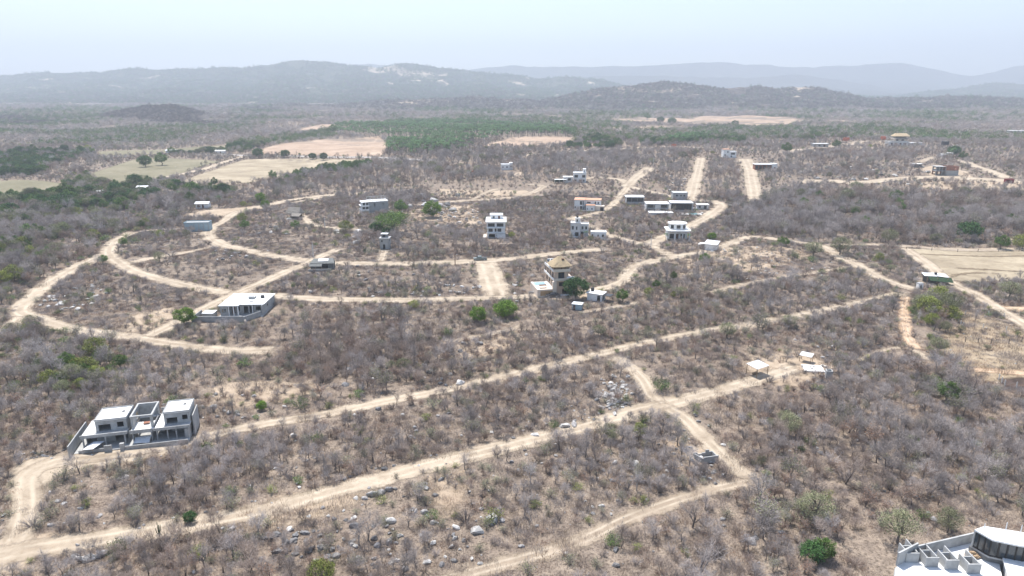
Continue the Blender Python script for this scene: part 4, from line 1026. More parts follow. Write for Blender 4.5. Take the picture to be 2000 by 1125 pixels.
shelter('open_shelter', 'smaller tilted metal-roofed shelter behind the pale cleared slab', 1574, 706, -38, 2.9, 2.0, 1.7, 3)
b = B('concrete_slab', 'pale unfinished floor slab strewn with blocks at the end of the road', 'slab', 1590, 725, -8, clear=4)
b.box('slab', -2.2, 2.4, -.8, 3.2, -.6, .3, ROOFW)
for i in range(9): x, y = random.uniform(-3, 3.2), random.uniform(-1.6, 4); b.box('block', x, x + .5, y, y + .4, .05, .55, RUBBLE)
b = B('cistern', 'small square grey block cistern beside the pale slab', 'cistern', 1619, 740, -12, clear=2.5)
b.vol(-.7, .7, 0, 1.4, 0, 1.9, BLOCK, None); b.box('water', -.48, .48, .22, 1.18, 1.2, 1.5, GLASS)

# 25 --- roofless block walls
b = B('roofless_block_walls', 'low roofless enclosure of stepped grey block walls beside the side track', 'wall ruin', 1384, 905, 10, clear=4)
b.wall((-1.0, 0), (2.0, .2), -.6, 1.3, BLOCK, t=.2); b.wall((-2.0, 2.0), (-1.1, .1), -.6, 1.0, BLOCK)
b.wall((2.0, .5), (1.9, 2.4), -.6, 1.0, BLOCK)
for i, (x0, x1, h) in enumerate(((-1.9, -1.1, .9), (-1.1, -.2, .6), (-.2, .5, .75), (.5, 1.2, 1.3), (1.2, 1.85, .9))): b.box('stepped_wall', x0, x1 - .003, 2.45, 2.65, -.6, h, BLOCK)
b.box('white_tank', -1.2, -.7, 1.0, 1.5, -.2, .8, WHITE)

# 26 --- shack with green shade cloth
b = B('shade_cloth_shack', 'shack with pale tin roof and dark green shade cloth beside the field track', 'shack', 1830, 556, -12, clear=6)
for x in (-3.2, 0, 3.2):
    for y in (.2, 4.2): b.box('post', x - .07, x + .07, y - .07, y + .07, -1, 2.5, WOODL)
sheet_lean(b, 'roof_sheet', [(-3.8, 1.6, 2.5), (.4, 1.6, 2.5), (.4, 4.8, 2.9), (-3.8, 4.8, 2.9)], METAL); sheet_lean(b, 'roof_sheet', [(.45, 1.4, 2.6), (3.8, 1.2, 2.4), (3.8, 4.6, 2.8), (.45, 4.8, 3.0)], METAL)
sheet_lean(b, 'shade_cloth', [(-2.6, -.8, 1.5), (4.6, -1.2, 1.2), (4.6, 1.4, 2.3), (-2.6, 1.5, 2.4)], TARPG); b.box('shack_wall', -3.2, 3.1, 4.0, 4.15, -1, 2.4, CONC_D)
b.tank(.2, 3.2, 2.95, .45, .7)
b = B('block_tank', 'small white block tank beside the shade-cloth shack', 'tank', 1798, 565, 4, clear=2.5)
b.vol(-.8, .8, 0, 1.4, 0, 1.9, WHITE, CONC, oh=.05, f=[(.5, 1.1, .2, 1.4)])

# 28 --- big unfinished building at the lower right corner
b = B('white_deck_building', 'unfinished concrete building with white decks, low partition walls and a dark strip of glazing', 'building', 1755, 1134, 0, clear=0)
for x in range(2, 40, 5):
    for y in range(-14, 10, 5): b.clear(x, y, 6)
O = b.p
def L2(px, py, z):  # local point of that building from a sighted corner at height z
    p = at(px, py, z + O.z); return (p.x - O.x, p.y - O.y)
D = 3.0
deck = [L2(1752, 1106, D), L2(1790, 1086, D), L2(1908, 1058, D), L2(1950, 1092, D), L2(1962, 1150, D), L2(1750, 1150, D)]
b.prism('deck', deck, D - .35, D, ROOFW)
def wl(p, q, z0, z1, t=.22, m=CONC, part='wall', ops=()): return b.wall(p, q, z0, z1, m, ops, t, part=part)
wl(deck[5], deck[0], -2, D - .352, part='lower_wall'); wl(deck[0], deck[1], -2, D - .352, part='lower_wall'); wl(deck[4], deck[5], -2, D - .352, part='lower_wall', ops=[(1, 3.2, 1.6, 4.2), (5, 7, 1.6, 4.2)])
wl(deck[0], deck[1], D + .002, D + 2.1, part='parapet_wall'); wl(deck[1], deck[2], D + .002, D + 1.6, part='parapet_wall')
for (px, py) in ((1780, 1098), (1818, 1107), (1857, 1112), (1900, 1120)):  # the partitions' grey puts the shade on their faces into the colour
    x, y = L2(px, py, D)
    b.box('partition_wall', x - .9, x + .9, y - .08, y + .08, D + .002, D + 1.5, CONC)
    b.box('partition_wall', x - .75, x - .6, y + .085, y + 2.2, D + .002, D + 1.5, CONC)
    b.box('partition_wall', x + .55, x + .7, y + .085, y + 2.9, D + .002, D + 1.6, CONC)
    b.box('partition_wall', x - .55, x + .5, y + 1.5, y + 1.62, D + .002, D + 1.5, CONC)
x, y = L2(1880, 1092, D); n = 16
b.prism('round_table_top', [(x + .75 * math.cos(6.283 * i / n), y + .75 * math.sin(6.283 * i / n)) for i in range(n)], D + .5, D + .62, CREAM)
b.prism('table_drum', [(x + .3 * math.cos(6.283 * i / n), y + .3 * math.sin(6.283 * i / n)) for i in range(n)], D + .002, D + .498, CONC)
x, y = L2(1899, 1086, D)
for i in range(26):
    a, r = random.uniform(0, 6.28), random.uniform(0, .9); s_ = random.uniform(.14, .3); z = D + max(0, .55 - r * .55)
    b.box('brick', x + r * math.cos(a) - s_, x + r * math.cos(a) + s_, y + r * math.sin(a) - s_ * .6, y + r * math.sin(a) + s_ * .6, z - .1, z + .15, WOODL)
T0, T1 = 4.0, 6.6
top = [L2(1903, 1037, T1), L2(1922, 1030, T1), L2(2020, 1046, T1), L2(2100, 1062, T1), L2(2100, 1084, T1), L2(1990, 1068, T1), L2(1938, 1057, T1)]
b.prism('upper_roof', top, T1, T1 + .22, ROOFW)
ins = [(p[0] * .97 + np.mean([q[0] for q in top]) * .03, p[1] + (.25 if i in (4, 5, 6, 0) else -.25)) for i, p in enumerate(top)]
b.prism('upper_floor', [(p[0], p[1]) for p in ins], T0 - .25, T0, CONC)
for i, (p, q) in enumerate(((ins[0], ins[6]), (ins[6], ins[5]), (ins[5], ins[4]))):
    L_ = math.hypot(q[0] - p[0], q[1] - p[1]); k = max(3, int(L_ / .8))
    wl(p, q, T0 + .002, T1 - .002, t=.12, m=DARKM, part='glazed_wall', ops=[(L_ * j / k + .05, L_ * (j + 1) / k - .05, .15, T1 - T0 - .15, 'w') for j in range(k)])
wl(ins[2], ins[1], T0 + .002, T1 - .002); wl(ins[1], ins[0], T0 + .002, T1 - .002)
b.prism('under_wall', [(p[0], p[1] + .3) for p in ins], -2, T0 - .252, CONC_D)
low = [L2(1958, 1090, 4.2), L2(2100, 1106, 4.2), L2(2100, 1190, 4.2), L2(1975, 1190, 4.2), L2(1968, 1120, 4.2)]
b.prism('lower_roof', low, 4.0, 4.25, ROOFW); b.prism('lower_block', [(p[0] + (.2 if i in (0, 3, 4) else -.2), p[1] - (.2 if i < 2 else 0)) for i, p in enumerate(low)], -2, 3.998, OFFW)
for px, py in ((1963, 1040), (1992, 1045)): x, y = L2(px, py, T1); b.box('roof_rod', x - .04, x + .04, y - .04, y + .04, T1 + .222, T1 + 1.6, METAL)
x, y = L2(1922, 1034, T1); b.box('roof_rod', x - .04, x + .04, y, y + .08, T1 + .222, T1 + .9, METAL)

# ------------------------------------------------------------------ vehicles
def car(label, px, py, rz, paint, pickup=False):
    b = B('pickup_truck' if pickup else 'parked_car', label, 'pickup' if pickup else 'car', px, py, rz, clear=2.5)
    L_, W = (5.2, 1.85) if pickup else (4.3, 1.75)
    h0 = .35
    prof = [(0, .5), (.05, .95), (1.15, 1.05), (1.75, 1.62), (3.1, 1.66), (3.25, 1.1), (5.1, 1.08), (5.2, .55)] if pickup else [(0, .5), (.05, .85), (1.0, .98), (1.6, 1.45), (3.1, 1.48), (3.8, 1.05), (4.25, .95), (4.3, .5)]
    P = [(0, h0)] + prof + [(L_, h0)]
    n = len(P); V, Fc = [], []
    for y, k in ((-W / 2, 0), (W / 2, 0)):
        for x, z in P:
            ins_ = .16 if z > 1.2 else 0
            V.append((x - L_ / 2, y - math.copysign(ins_, y), z))
    Fc = [tuple(range(n)), tuple(range(2 * n - 1, n - 1, -1))] + [(i, n + i, n + (i + 1) % n, (i + 1) % n) for i in range(n)]
    body = b.mesh('body', V, Fc, paint)
    gx0, gx1 = (1.55, 3.05) if pickup else (1.35, 3.5)
    for sgn in (-1, 1):
        y = sgn * (W / 2 - .06)
        V = [(gx0 + .05 - L_ / 2, y + sgn * .02, 1.06), (gx1 - L_ / 2, y + sgn * .02, 1.06), (gx1 - .35 - L_ / 2, y - sgn * .085, 1.42), (gx0 + .42 - L_ / 2, y - sgn * .085, 1.42)]
        V += [(q[0], q[1] - sgn * .03, q[2]) for q in V]
        b.mesh('side_window', V, [(0, 1, 2, 3), (7, 6, 5, 4), (0, 4, 5, 1), (1, 5, 6, 2), (2, 6, 7, 3), (3, 7, 4, 0)], GLASS)
    ws = [(prof[2][0] + .08, prof[2][1] + .06), (prof[3][0] - .05, prof[3][1] - .05)]
    sheet_lean(b, 'windscreen', [(ws[0][0] - L_ / 2 - .02, W / 2 - .2, ws[0][1] + .03), (ws[0][0] - L_ / 2 - .02, -W / 2 + .2, ws[0][1] + .03), (ws[1][0] - L_ / 2 - .02, -W / 2 + .25, ws[1][1] + .03), (ws[1][0] - L_ / 2 - .02, W / 2 - .25, ws[1][1] + .03)], GLASS, .02)
    for wx in (.85, L_ - .95):
        for sgn in (-1, 1):
            n = 14; r = .36; V = []
            for y in (sgn * (W / 2 - .16), sgn * (W / 2 + .03)):
                for i in range(n): V.append((wx - L_ / 2 + r * math.cos(6.283 * i / n), y, .36 + r * math.sin(6.283 * i / n)))
            wh = b.mesh('wheel', V, [tuple(range(n)), tuple(range(2 * n - 1, n - 1, -1))] + [(i, (i + 1) % n, n + (i + 1) % n, n + i) for i in range(n)], PLASTIC)
            V = [(wx - L_ / 2 + .2 * math.cos(6.283 * i / n), sgn * (W / 2 + .035), .36 + .2 * math.sin(6.283 * i / n)) for i in range(n)] + [(wx - L_ / 2, sgn * (W / 2 + .05), .36)]
            b.mesh('rim', V, [(i, (i + 1) % n, n) for i in range(n)], METAL, wh)
    for y in (-.6, .6): b.box('headlight', -L_ / 2 - .015, -L_ / 2 + .05, y - .18, y + .18, .68, .84, WHITE)
    if pickup: b.box('cargo_bed', .75, L_ / 2 - .12, -W / 2 + .15, W / 2 - .15, 1.082, 1.10, PLASTIC)
CARG = mat('grey_green_car_paint', (.16, .19, .18), (.19, .22, .21), scale=1, rough=.3, spec=.5)
CARD = mat('dark_car_paint', (.05, .05, .055), (.07, .07, .075), scale=1, rough=.3, spec=.5)
car('grey-green pickup truck driving on the pale road above the wide junction', 938, 508, 6, CARG, True)
car('dark car parked against the salmon villa terrace', 1079, 580, 8, CARD)
car('white car parked at the far corner of the brick house yard', 1812, 337, 20, mat('white_car_paint', (.7, .7, .7), (.75, .75, .75), scale=1, rough=.3, spec=.5))

# ------------------------------------------------------------------ poles and fences
def pole(label, px, py, h, m=None):
    b = B('utility_pole', label, 'pole', px, py, random.uniform(-10, 10), clear=0, group=None)
    m = m or OFFW
    n = 8; V = []
    for z, r in ((-.6, .17), (h, .11)):
        for i in range(n): V.append((r * math.cos(6.283 * i / n), r * math.sin(6.283 * i / n), z))
    b.mesh('post', V, [tuple(range(n, 2 * n))] + [(i, (i + 1) % n, n + (i + 1) % n, n + i) for i in range(n)], m)
    b.box('crossarm', -.9, .9, -.14, -.05, h - .6, h - .48, WOODD)
    for x in (-.8, 0, .8): b.box('insulator', x - .05, x + .05, -.13, -.03, h - .478, h - .3, OFFW)
pole('pale concrete pole beside the road north of the tarpaulin shack', 612, 503, 6.5)
pole('pale pole beside the sandy lane near the thatched hut', 635, 447, 6)
pole('pale concrete pole at the junction below the stepped house', 1271, 486, 5.5)
pole('thin pole on the near verge of the road west of the pickup', 889, 518, 5, WOODD)
pole('pole at the head of the straight dirt lane', 1276, 327, 9)

def fence(label, pts, step, h, m, wire=True):
    P = [at(*p) for p in pts]
    b = empty('post_fence', P[0]); tag(b, label, 'fence')
    prev = None
    for i in range(len(P) - 1):
        L_ = (P[i + 1] - P[i]).length; n = max(1, int(L_ / step))
        for k in range(n + (i == len(P) - 2)):
            q = P[i].lerp(P[i + 1], k / n); z = gz(q.x, q.y) - P[0].z
            x, y = q.x - P[0].x, q.y - P[0].y
            r = .075; lean = random.uniform(-.06, .06)
            V, Fc = boxmesh(x - r, x + r, y - r, y + r, z - .4, z + h * random.uniform(.9, 1.1))
            V = [(v[0] + (lean if j > 3 else 0), v[1], v[2]) for j, v in enumerate(V)]
            mesh_obj('post', V, Fc, m, b)
            cur = Vector((x, y, z))
            if prev is not None and wire:
                V, Fc = [], []
                for hh in (.45, .8, 1.1):
                    a0, a1 = prev + Vector((0, 0, hh)), cur + Vector((0, 0, hh)); w = .012; o_ = len(V)
                    V += [tuple(a0 + Vector((0, 0, -w))), tuple(a1 + Vector((0, 0, -w))), tuple(a1 + Vector((0, 0, w))), tuple(a0 + Vector((0, 0, w)))]
                    Fc.append((o_, o_ + 1, o_ + 2, o_ + 3))
                mesh_obj('wire', V, Fc, METAL, b)
            prev = cur
WPOST = mat('whitewashed_posts', (.55, .54, .51), (.66, .65, .62), scale=2)
DPOST = mat('weathered_posts', (.14, .115, .095), (.2, .17, .14), scale=2)
fence('whitewashed post fence slanting through the dry paddock', [(1856, 612), (1867, 624), (1880, 640)], 2.0, 1.4, WPOST)
fence('whitewashed posts along the upper side of the paddock', [(1858, 612), (1885, 615), (1930, 616), (1960, 620)], 3.0, 1.4, WPOST)
fence('whitewashed posts across the lower paddock', [(1880, 640), (1920, 641), (1965, 646)], 3.2, 1.4, WPOST)
fence('dark weathered posts across the paddock beside the orange road', [(1885, 668), (1935, 672), (1970, 672), (1995, 668)], 2.4, 1.5, DPOST)
fence('pale post fence at the corner of the burnt patch', [(1950, 742), (1962, 754), (1985, 757)], 1.6, 1.5, WPOST)
fence('post fence along the far side of the big bare field', [(1770, 487), (1870, 492), (1990, 491)], 8.0, 1.3, DPOST)

# ------------------------------------------------------------------ plants: generators
def frame(d):
    d = d.normalized()
    a = Vector((0, 0, 1)) if abs(d.z) < .9 else Vector((1, 0, 0))
    u = d.cross(a).normalized()
    return u, d.cross(u).normalized()

class Soup:
    def __init__(s): s.v, s.f, s.m = [], [], []
    def limb(s, pts, rad, sides=4, m=0):
        base = len(s.v)
        for i, p in enumerate(pts):
            d = (pts[min(i + 1, len(pts) - 1)] - pts[max(i - 1, 0)])
            u, w = frame(d)
            for k in range(sides):
                a = 2 * math.pi * k / sides
                s.v.append(p + (u * math.cos(a) + w * math.sin(a)) * rad[i])
        for i in range(len(pts) - 1):
            for k in range(sides):
                a = base + i * sides + k; b = base + i * sides + (k + 1) % sides
                s.f.append((a, b, b + sides, a + sides)); s.m.append(m)
    def twig(s, p, d, w, rng, m=0):
        u, q = frame(d); a = rng.uniform(0, 6.28)
        n = (u * math.cos(a) + q * math.sin(a)) * w * .5
        b = len(s.v)
        s.v += [p - n, p + n, p + d]
        s.f.append((b, b + 1, b + 2)); s.m.append(m)
    def leaf(s, p, size, rng, m=0, flat=.5):
        d = Vector((rng.gauss(0, 1), rng.gauss(0, 1), rng.gauss(0, 1) * flat)).normalized()
        u, q = frame(d)
        a = rng.uniform(0, 6.28)
        e = (u * math.cos(a) + q * math.sin(a)) * size * .5
        d = d * size * .5
        b = len(s.v)
        s.v += [p - d - e * .2, p - e * .7, p + d, p + e * .7]
        s.f.append((b, b + 1, b + 2, b + 3)); s.m.append(m)
    def mesh(s, name, mats):
        me = bpy.data.meshes.new(name)
        me.from_pydata([tuple(v) for v in s.v], [], s.f)
        for m in mats: me.materials.append(m)
        me.polygons.foreach_set('material_index', s.m)
        me.update()
        return me

def rdir(d, ang, rng):
    u, w = frame(d); a = rng.uniform(0, 6.28)
    return (d.normalized() * math.cos(ang) + (u * math.cos(a) + w * math.sin(a)) * math.sin(ang)).normalized()

def bare_tree(seed, H, stems, spread, twigs, tw=.018, trunk_frac=.28, droop=0.0, leaf=0, leaf_size=.16):
    """leafless dry-forest tree: returns (trunk soup, crown soup)"""
    rng = random.Random(seed)
    T, C = Soup(), Soup()
    tips = []
    def grow(p, d, L, r, lev, bend):
        n = 3 if lev < 2 else 2
        pts, rad = [p.copy()], [r]
        q = p.copy()
        for i in range(n):
            d = rdir(d, rng.uniform(0, bend), rng)
            d = (d + Vector((0, 0, (.16 if lev < 2 else .02) - droop * lev * .1))).normalized()
            q = q + d * L / n
            pts.append(q.copy()); rad.append(max(.006, r * (1 - .42 * (i + 1) / n)))
        (T if lev < 2 else C).limb(pts, rad, 5 if lev == 0 else (4 if lev == 1 else 3))
        if lev >= 3:
            tips.append((pts, d, L)); return
        kids = [rng.randint(3, 4) + (stems == 1), rng.randint(3, 5), rng.randint(3, 4)][lev]
        for k in range(kids):
            t = 1 if k == 0 else rng.uniform(.35, 1)
            j = min(n - 1, int(t * n)); f = t * n - j
            b = pts[j].lerp(pts[j + 1], f) if j < n else pts[-1]
            nd = rdir(d, (spread * (.75 + .5 * rng.random())) if k else spread * .4, rng)
            grow(b, nd, L * rng.uniform(.58, .82), rad[min(j + 1, n)] * rng.uniform(.55, .75), lev + 1, bend * 1.05)
    for sidx in range(stems):
        d = Vector((0, 0, 1)) if stems == 1 else rdir(Vector((0, 0, 1)), rng.uniform(.15, .5), rng)
        off = Vector((rng.uniform(-.12, .12), rng.uniform(-.12, .12), -.15)) if stems > 1 else Vector((0, 0, -.15))
        grow(off, d, H * trunk_frac * rng.uniform(.85, 1.15), H * .021 / math.sqrt(stems) * rng.uniform(.85, 1.15), 0, .22)
    for pts, d, L in tips:
        for k in range(twigs):
            i = rng.randint(0, len(pts) - 2)
            p = pts[i].lerp(pts[i + 1], rng.random())
            dd = rdir(d, rng.uniform(.25, 1.0), rng)
            dd = (dd + Vector((0, 0, .12))).normalized()
            l = rng.uniform(.25, .66) * (H / 5)
            C.twig(p, dd * l, tw * rng.uniform(.8, 1.4), rng)
            for q in range(3):
                C.twig(p + dd * l * rng.uniform(.3, .9), rdir(dd, .8, rng) * l * rng.uniform(.45, .75), tw * .75, rng)
        for k in range(leaf):
            p = pts[-1] + Vector((rng.gauss(0, .28), rng.gauss(0, .28), rng.gauss(0, .2))) * (H / 5)
            C.leaf(p, leaf_size * rng.uniform(.7, 1.3), rng, 1)
    top = max(v.z for v in C.v)
    for S in (T, C):
        S.v = [v * (H / top) if False else Vector((v.x * H / top, v.y * H / top, v.z * H / top)) for v in S.v]
    return T, C

def bush(seed, H, R, stems, twigs, leaves=0, leaf_size=.12, tw=.016):
    rng = random.Random(seed)
    S = Soup()
    for i in range(stems):
        a = rng.uniform(0, 6.28); rr = R * math.sqrt(rng.random())
        tip = Vector((math.cos(a) * rr, math.sin(a) * rr, H * (1 - .45 * (rr / R) ** 2) * rng.uniform(.7, 1.05)))
        root = Vector((tip.x * .18, tip.y * .18, -.08))
        mid = root.lerp(tip, .5) + Vector((0, 0, .12 * H))
        S.limb([root, mid, tip], [.016 * H + .008, .011 * H + .004, .006], 3)
        for k in range(twigs):
            t = rng.uniform(.3, 1)
            p = root.lerp(mid, t * 2) if t < .5 else mid.lerp(tip, t * 2 - 1)
            d = rdir((tip - root).normalized(), rng.uniform(.3, 1.1), rng)
            l = H * rng.uniform(.14, .34)
            S.twig(p, d * l, tw, rng)
            S.twig(p + d * l * .5, rdir(d, .7, rng) * l * .6, tw * .8, rng)
        for k in range(leaves):
            t = rng.uniform(.45, 1.08)
            p = root.lerp(tip, t) + Vector((rng.gauss(0, .13), rng.gauss(0, .13), rng.gauss(0, .1))) * H
            S.leaf(p, leaf_size * rng.uniform(.7, 1.4), rng, 1)
    return S

def leafy_tree(seed, H, R, flat, n_clumps, per, leaf_size, trunk_h=.35, dense=.9):
    """evergreen: tapered trunk, limbs reaching into leaf clumps that make an uneven crown"""
    rng = random.Random(seed)
    T, C = Soup(), Soup()
    cz = H * (1 - flat * .5)
    fork = Vector((rng.uniform(-.1, .1), rng.uniform(-.1, .1), H * trunk_h))
    T.limb([Vector((0, 0, -.2)), fork * .5 + Vector((.06 * H * rng.uniform(-1, 1), 0, 0)), fork], [H * .045, H * .036, H * .03], 6)
    clumps = []
    for i in range(n_clumps):
        while True:
            q = Vector((rng.uniform(-1, 1), rng.uniform(-1, 1), rng.uniform(-.75, 1)))
            if .25 < q.length < 1: break
        q = q.normalized() * (q.length ** .45)
        lump = 1 + .22 * mnoise.noise(q * 1.8 + Vector((seed, 0, 0)))
        c = Vector((q.x * R * lump * .86, q.y * R * lump * .86, cz + q.z * H * flat * .5 * lump))
        clumps.append((c, R * rng.uniform(.17, .30)))
    for c, r in clumps[::3]:
        m = fork.lerp(c, .5) + Vector((0, 0, -.04 * H))
        T.limb([fork, m, c], [H * .018, H * .011, .01], 4)
    for c, r in clumps:
        for k in range(per):
            g = Vector((rng.gauss(0, 1), rng.gauss(0, 1), rng.gauss(0, .75)))
            g = g.normalized() * (rng.random() ** .4)
            C.leaf(c + g * r, leaf_size * rng.uniform(.65, 1.4), rng, 0, .45)
    return T, C

def palm(seed, H, n=17):
    rng = random.Random(seed)
    T, C = Soup(), Soup()
    lean = Vector((rng.uniform(-.12, .12) * H, rng.uniform(-.12, .12) * H, H))
    T.limb([Vector((0, 0, -.2)), lean * .5 * Vector((1, 1, 1)).x, lean], [.22, .16, .13], 6)
    for k in range(n):
        a = 6.28 * k / n + rng.uniform(-.2, .2); up = rng.uniform(-.25, 1.0)
        L = rng.uniform(2.6, 3.4); pts = []
        for i in range(6):
            t = i / 5
            pts.append(lean + Vector((math.cos(a) * L * t * (1 - .12 * t), math.sin(a) * L * t * (1 - .12 * t), up * L * t * .7 - L * .75 * t * t)))
        for i in range(5):
            p, q = pts[i], pts[i + 1]
            side = Vector((-math.sin(a), math.cos(a), 0)); w = .52 * (1 - abs(i - 1.5) / 5)
            for sgn in (-1, 1):
                for h in range(2):
                    b = len(C.v); pp = p.lerp(q, h * .5)
                    C.v += [pp, p.lerp(q, h * .5 + .42), pp.lerp(q, .6) + side * sgn * w + Vector((0, 0, -.28 * w))]
                    C.f.append((b, b + 1, b + 2)); C.m.append(0)
    return T, C

def cactus(seed, H):
    """organ-pipe cactus: ribbed columns rising from one foot"""
    rng = random.Random(seed); S = Soup()
    for k in range(rng.randint(6, 9)):
        a = rng.uniform(0, 6.28); r0 = rng.uniform(.1, .5); h = H * rng.uniform(.6, 1)
        b = Vector((math.cos(a) * .15, math.sin(a) * .15, -.1)); e = Vector((math.cos(a) * r0 * 1.4, math.sin(a) * r0 * 1.4, h * .35))
        t = Vector((math.cos(a) * r0 * 1.8, math.sin(a) * r0 * 1.8, h))
        S.limb([b, e, e.lerp(t, .6), t, t + Vector((0, 0, .06))], [.07, .10, .10, .085, .02], 7)
    return S

def boulder(seed, n=26):
    rng = random.Random(seed)
    bm = bmesh.new()
    for i in range(n):
        d = Vector((rng.gauss(0, 1), rng.gauss(0, 1), rng.gauss(0, 1))).normalized()
        k = rng.uniform(.82, 1.0)
        bm.verts.new((d.x * k, d.y * k * .8, d.z * k * .62 + .3))
    bmesh.ops.convex_hull(bm, input=bm.verts)
    bmesh.ops.delete(bm, geom=[v for v in bm.verts if not v.link_faces], context='VERTS')
    bmesh.ops.bevel(bm, geom=list(bm.edges), offset=.06, segments=1, affect='EDGES', clamp_overlap=True)
    me = bpy.data.meshes.new('boulder'); bm.to_mesh(me); bm.free()
    return me

# ------------------------------------------------------------------ plants: materials
BARK = mat('grey_bark', (.18, .152, .135), (.255, .22, .198), scale=3, rnd=.35)
BARK_D = mat('dark_bark', (.12, .097, .088), (.175, .146, .133), scale=3, rnd=.35)
BARK_P = mat('pale_bark', (.33, .295, .275), (.43, .395, .37), scale=3, rnd=.25)
TWIG = mat('lilac_grey_twigs', (.325, .283, .264), (.42, .372, .348), scale=2, rnd=.35)
TWIG_B = mat('brown_twigs', (.295, .235, .20), (.385, .312, .266), scale=2, rnd=.35)
TWIG_P = mat('pale_twigs', (.38, .345, .335), (.47, .43, .42), scale=2, rnd=.25)
TWIG_D = mat('dark_twigs', (.20, .168, .155), (.27, .232, .215), scale=2, rnd=.35)
DRYLEAF = mat('dry_red_leaves', (.225, .125, .082), (.31, .19, .125), scale=3, rnd=.4)
OLIVE = mat('olive_leaves', (.16, .165, .090), (.232, .235, .138), scale=2, rnd=.35)
YGREEN = mat('yellow_green_leaves', (.17, .20, .040), (.26, .28, .075), scale=2, rnd=.3)
GREEN = mat('green_leaves', (.070, .130, .028), (.135, .205, .052), scale=2, rnd=.3)
BRIGHT = mat('bright_green_leaves', (.115, .205, .026), (.20, .30, .05), scale=2, rnd=.15)
DKGREEN = mat('dark_green_leaves', (.038, .092, .028), (.078, .15, .045), scale=2, rnd=.3)
PALMG = mat('palm_fronds', (.038, .10, .032), (.092, .165, .052), scale=2, rnd=.35)
UMBR = mat('umbrella_leaves', (.095, .165, .035), (.175, .25, .065), scale=2, rnd=.1)
FLAME = mat('flame_red_leaves', (.42, .085, .035), (.58, .16, .06), scale=2, rnd=.2)
DBROWN = mat('purple_brown_twigs', (.082, .064, .06), (.14, .11, .102), scale=2, rnd=.3)
CACT = mat('cactus_green', (.045, .075, .035), (.08, .11, .055), scale=5, rnd=.2)
STRAW = mat('straw_grass', (.33, .26, .17), (.46, .37, .25), scale=2, rnd=.3)
ROCK = mat('grey_granite', (.15, .145, .145), (.30, .285, .275), (.44, .42, .40), scale=1.6, bump=.6, bscale=6, rnd=.35)
ROCK_P = mat('pale_granite', (.42, .405, .38), (.60, .575, .545), scale=2, bump=.5, bscale=7, rnd=.22)
ROCK_D = mat('dark_granite', (.07, .07, .073), (.18, .175, .175), (.32, .31, .30), scale=1.3, bump=.6, bscale=6, rnd=.3)

PROTO = {}
def proto_obj(name, soup, mats):
    me = soup.mesh(name, mats)
    o = bpy.data.objects.new(name, me)     # never linked: only a source of shared mesh data
    PROTO[name] = o
    return o

# (tone, habit words, height, mats)
BT = []
def add_bt(words, mats_t, mats_c, base_h, *a, **k):
    T, C = bare_tree(*a, **k)
    i = len(BT)
    J = Soup(); J.v = T.v + C.v; off = len(T.v)
    J.f = list(T.f) + [tuple(x + off for x in f) for f in C.f]
    nm = len(mats_t)
    J.m = list(T.m) + [x + nm for x in C.m]
    whole = proto_obj('tree_source_%d' % i, J, mats_t + mats_c)
    BT.append(dict(words=words, H=base_h, T=T.mesh('trunk', mats_t), C=C.mesh('crown', mats_c), whole=whole))
add_bt('lilac-grey leafless spreading tree', [BARK], [TWIG], 5, 101, 5, 1, .74, 7)
add_bt('brown leafless forked tree', [BARK_D], [TWIG_B], 5.2, 102, 5.2, 2, .60, 5)
add_bt('pale silvery leafless tree', [BARK_P], [TWIG_P], 5.5, 103, 5.5, 1, .68, 7)
add_bt('dark leafless crooked tree', [BARK_D], [TWIG_D], 4.6, 104, 4.6, 1, .78, 7)
add_bt('lilac-grey leafless many-stemmed tree', [BARK], [TWIG], 4.4, 105, 4.4, 3, .70, 4)
add_bt('brown leafless low broad tree', [BARK_D], [TWIG_B], 3.8, 106, 3.8, 3, .78, 5)
add_bt('grey dry tree with olive haze', [BARK], [TWIG, OLIVE], 5, 107, 5, 2, .62, 4, leaf=5, leaf_size=.15)
add_bt('brown dry rusty-leaved tree', [BARK_D], [TWIG_B, DRYLEAF], 4, 108, 4, 2, .62, 4, leaf=3, leaf_size=.13)
add_bt('slender leafless grey tree', [BARK], [TWIG], 6.2, 109, 6.2, 1, .55, 7)
for b_ in BT: print('tree tris', len(b_['whole'].data.polygons))

BU = []
def add_bu(words, mats_, base_h, *a, **k):
    S = bush(*a, **k); i = len(BU)
    BU.append(dict(words=words, H=base_h, whole=proto_obj('shrub_source_%d' % i, S, mats_)))
add_bu('grey twiggy shrub', [TWIG], 1.7, 201, 1.7, 1.5, 34, 13)
add_bu('brown twiggy shrub', [TWIG_B], 1.4, 202, 1.4, 1.4, 34, 13)
add_bu('rusty-leaved dry shrub', [TWIG_B, DRYLEAF], 1.3, 203, 1.3, 1.2, 20, 6, leaves=7, leaf_size=.11)
add_bu('dark twiggy shrub', [TWIG_D], 1.6, 204, 1.6, 1.3, 32, 12)
add_bu('olive-leaved shrub', [TWIG, OLIVE], 1.7, 205, 1.7, 1.4, 22, 5, leaves=16, leaf_size=.13)
add_bu('yellow-green leafy shrub', [TWIG, YGREEN], 1.6, 206, 1.6, 1.3, 20, 4, leaves=22, leaf_size=.13)
add_bu('green leafy bush', [TWIG, GREEN], 1.8, 207, 1.8, 1.3, 22, 3, leaves=30, leaf_size=.14)

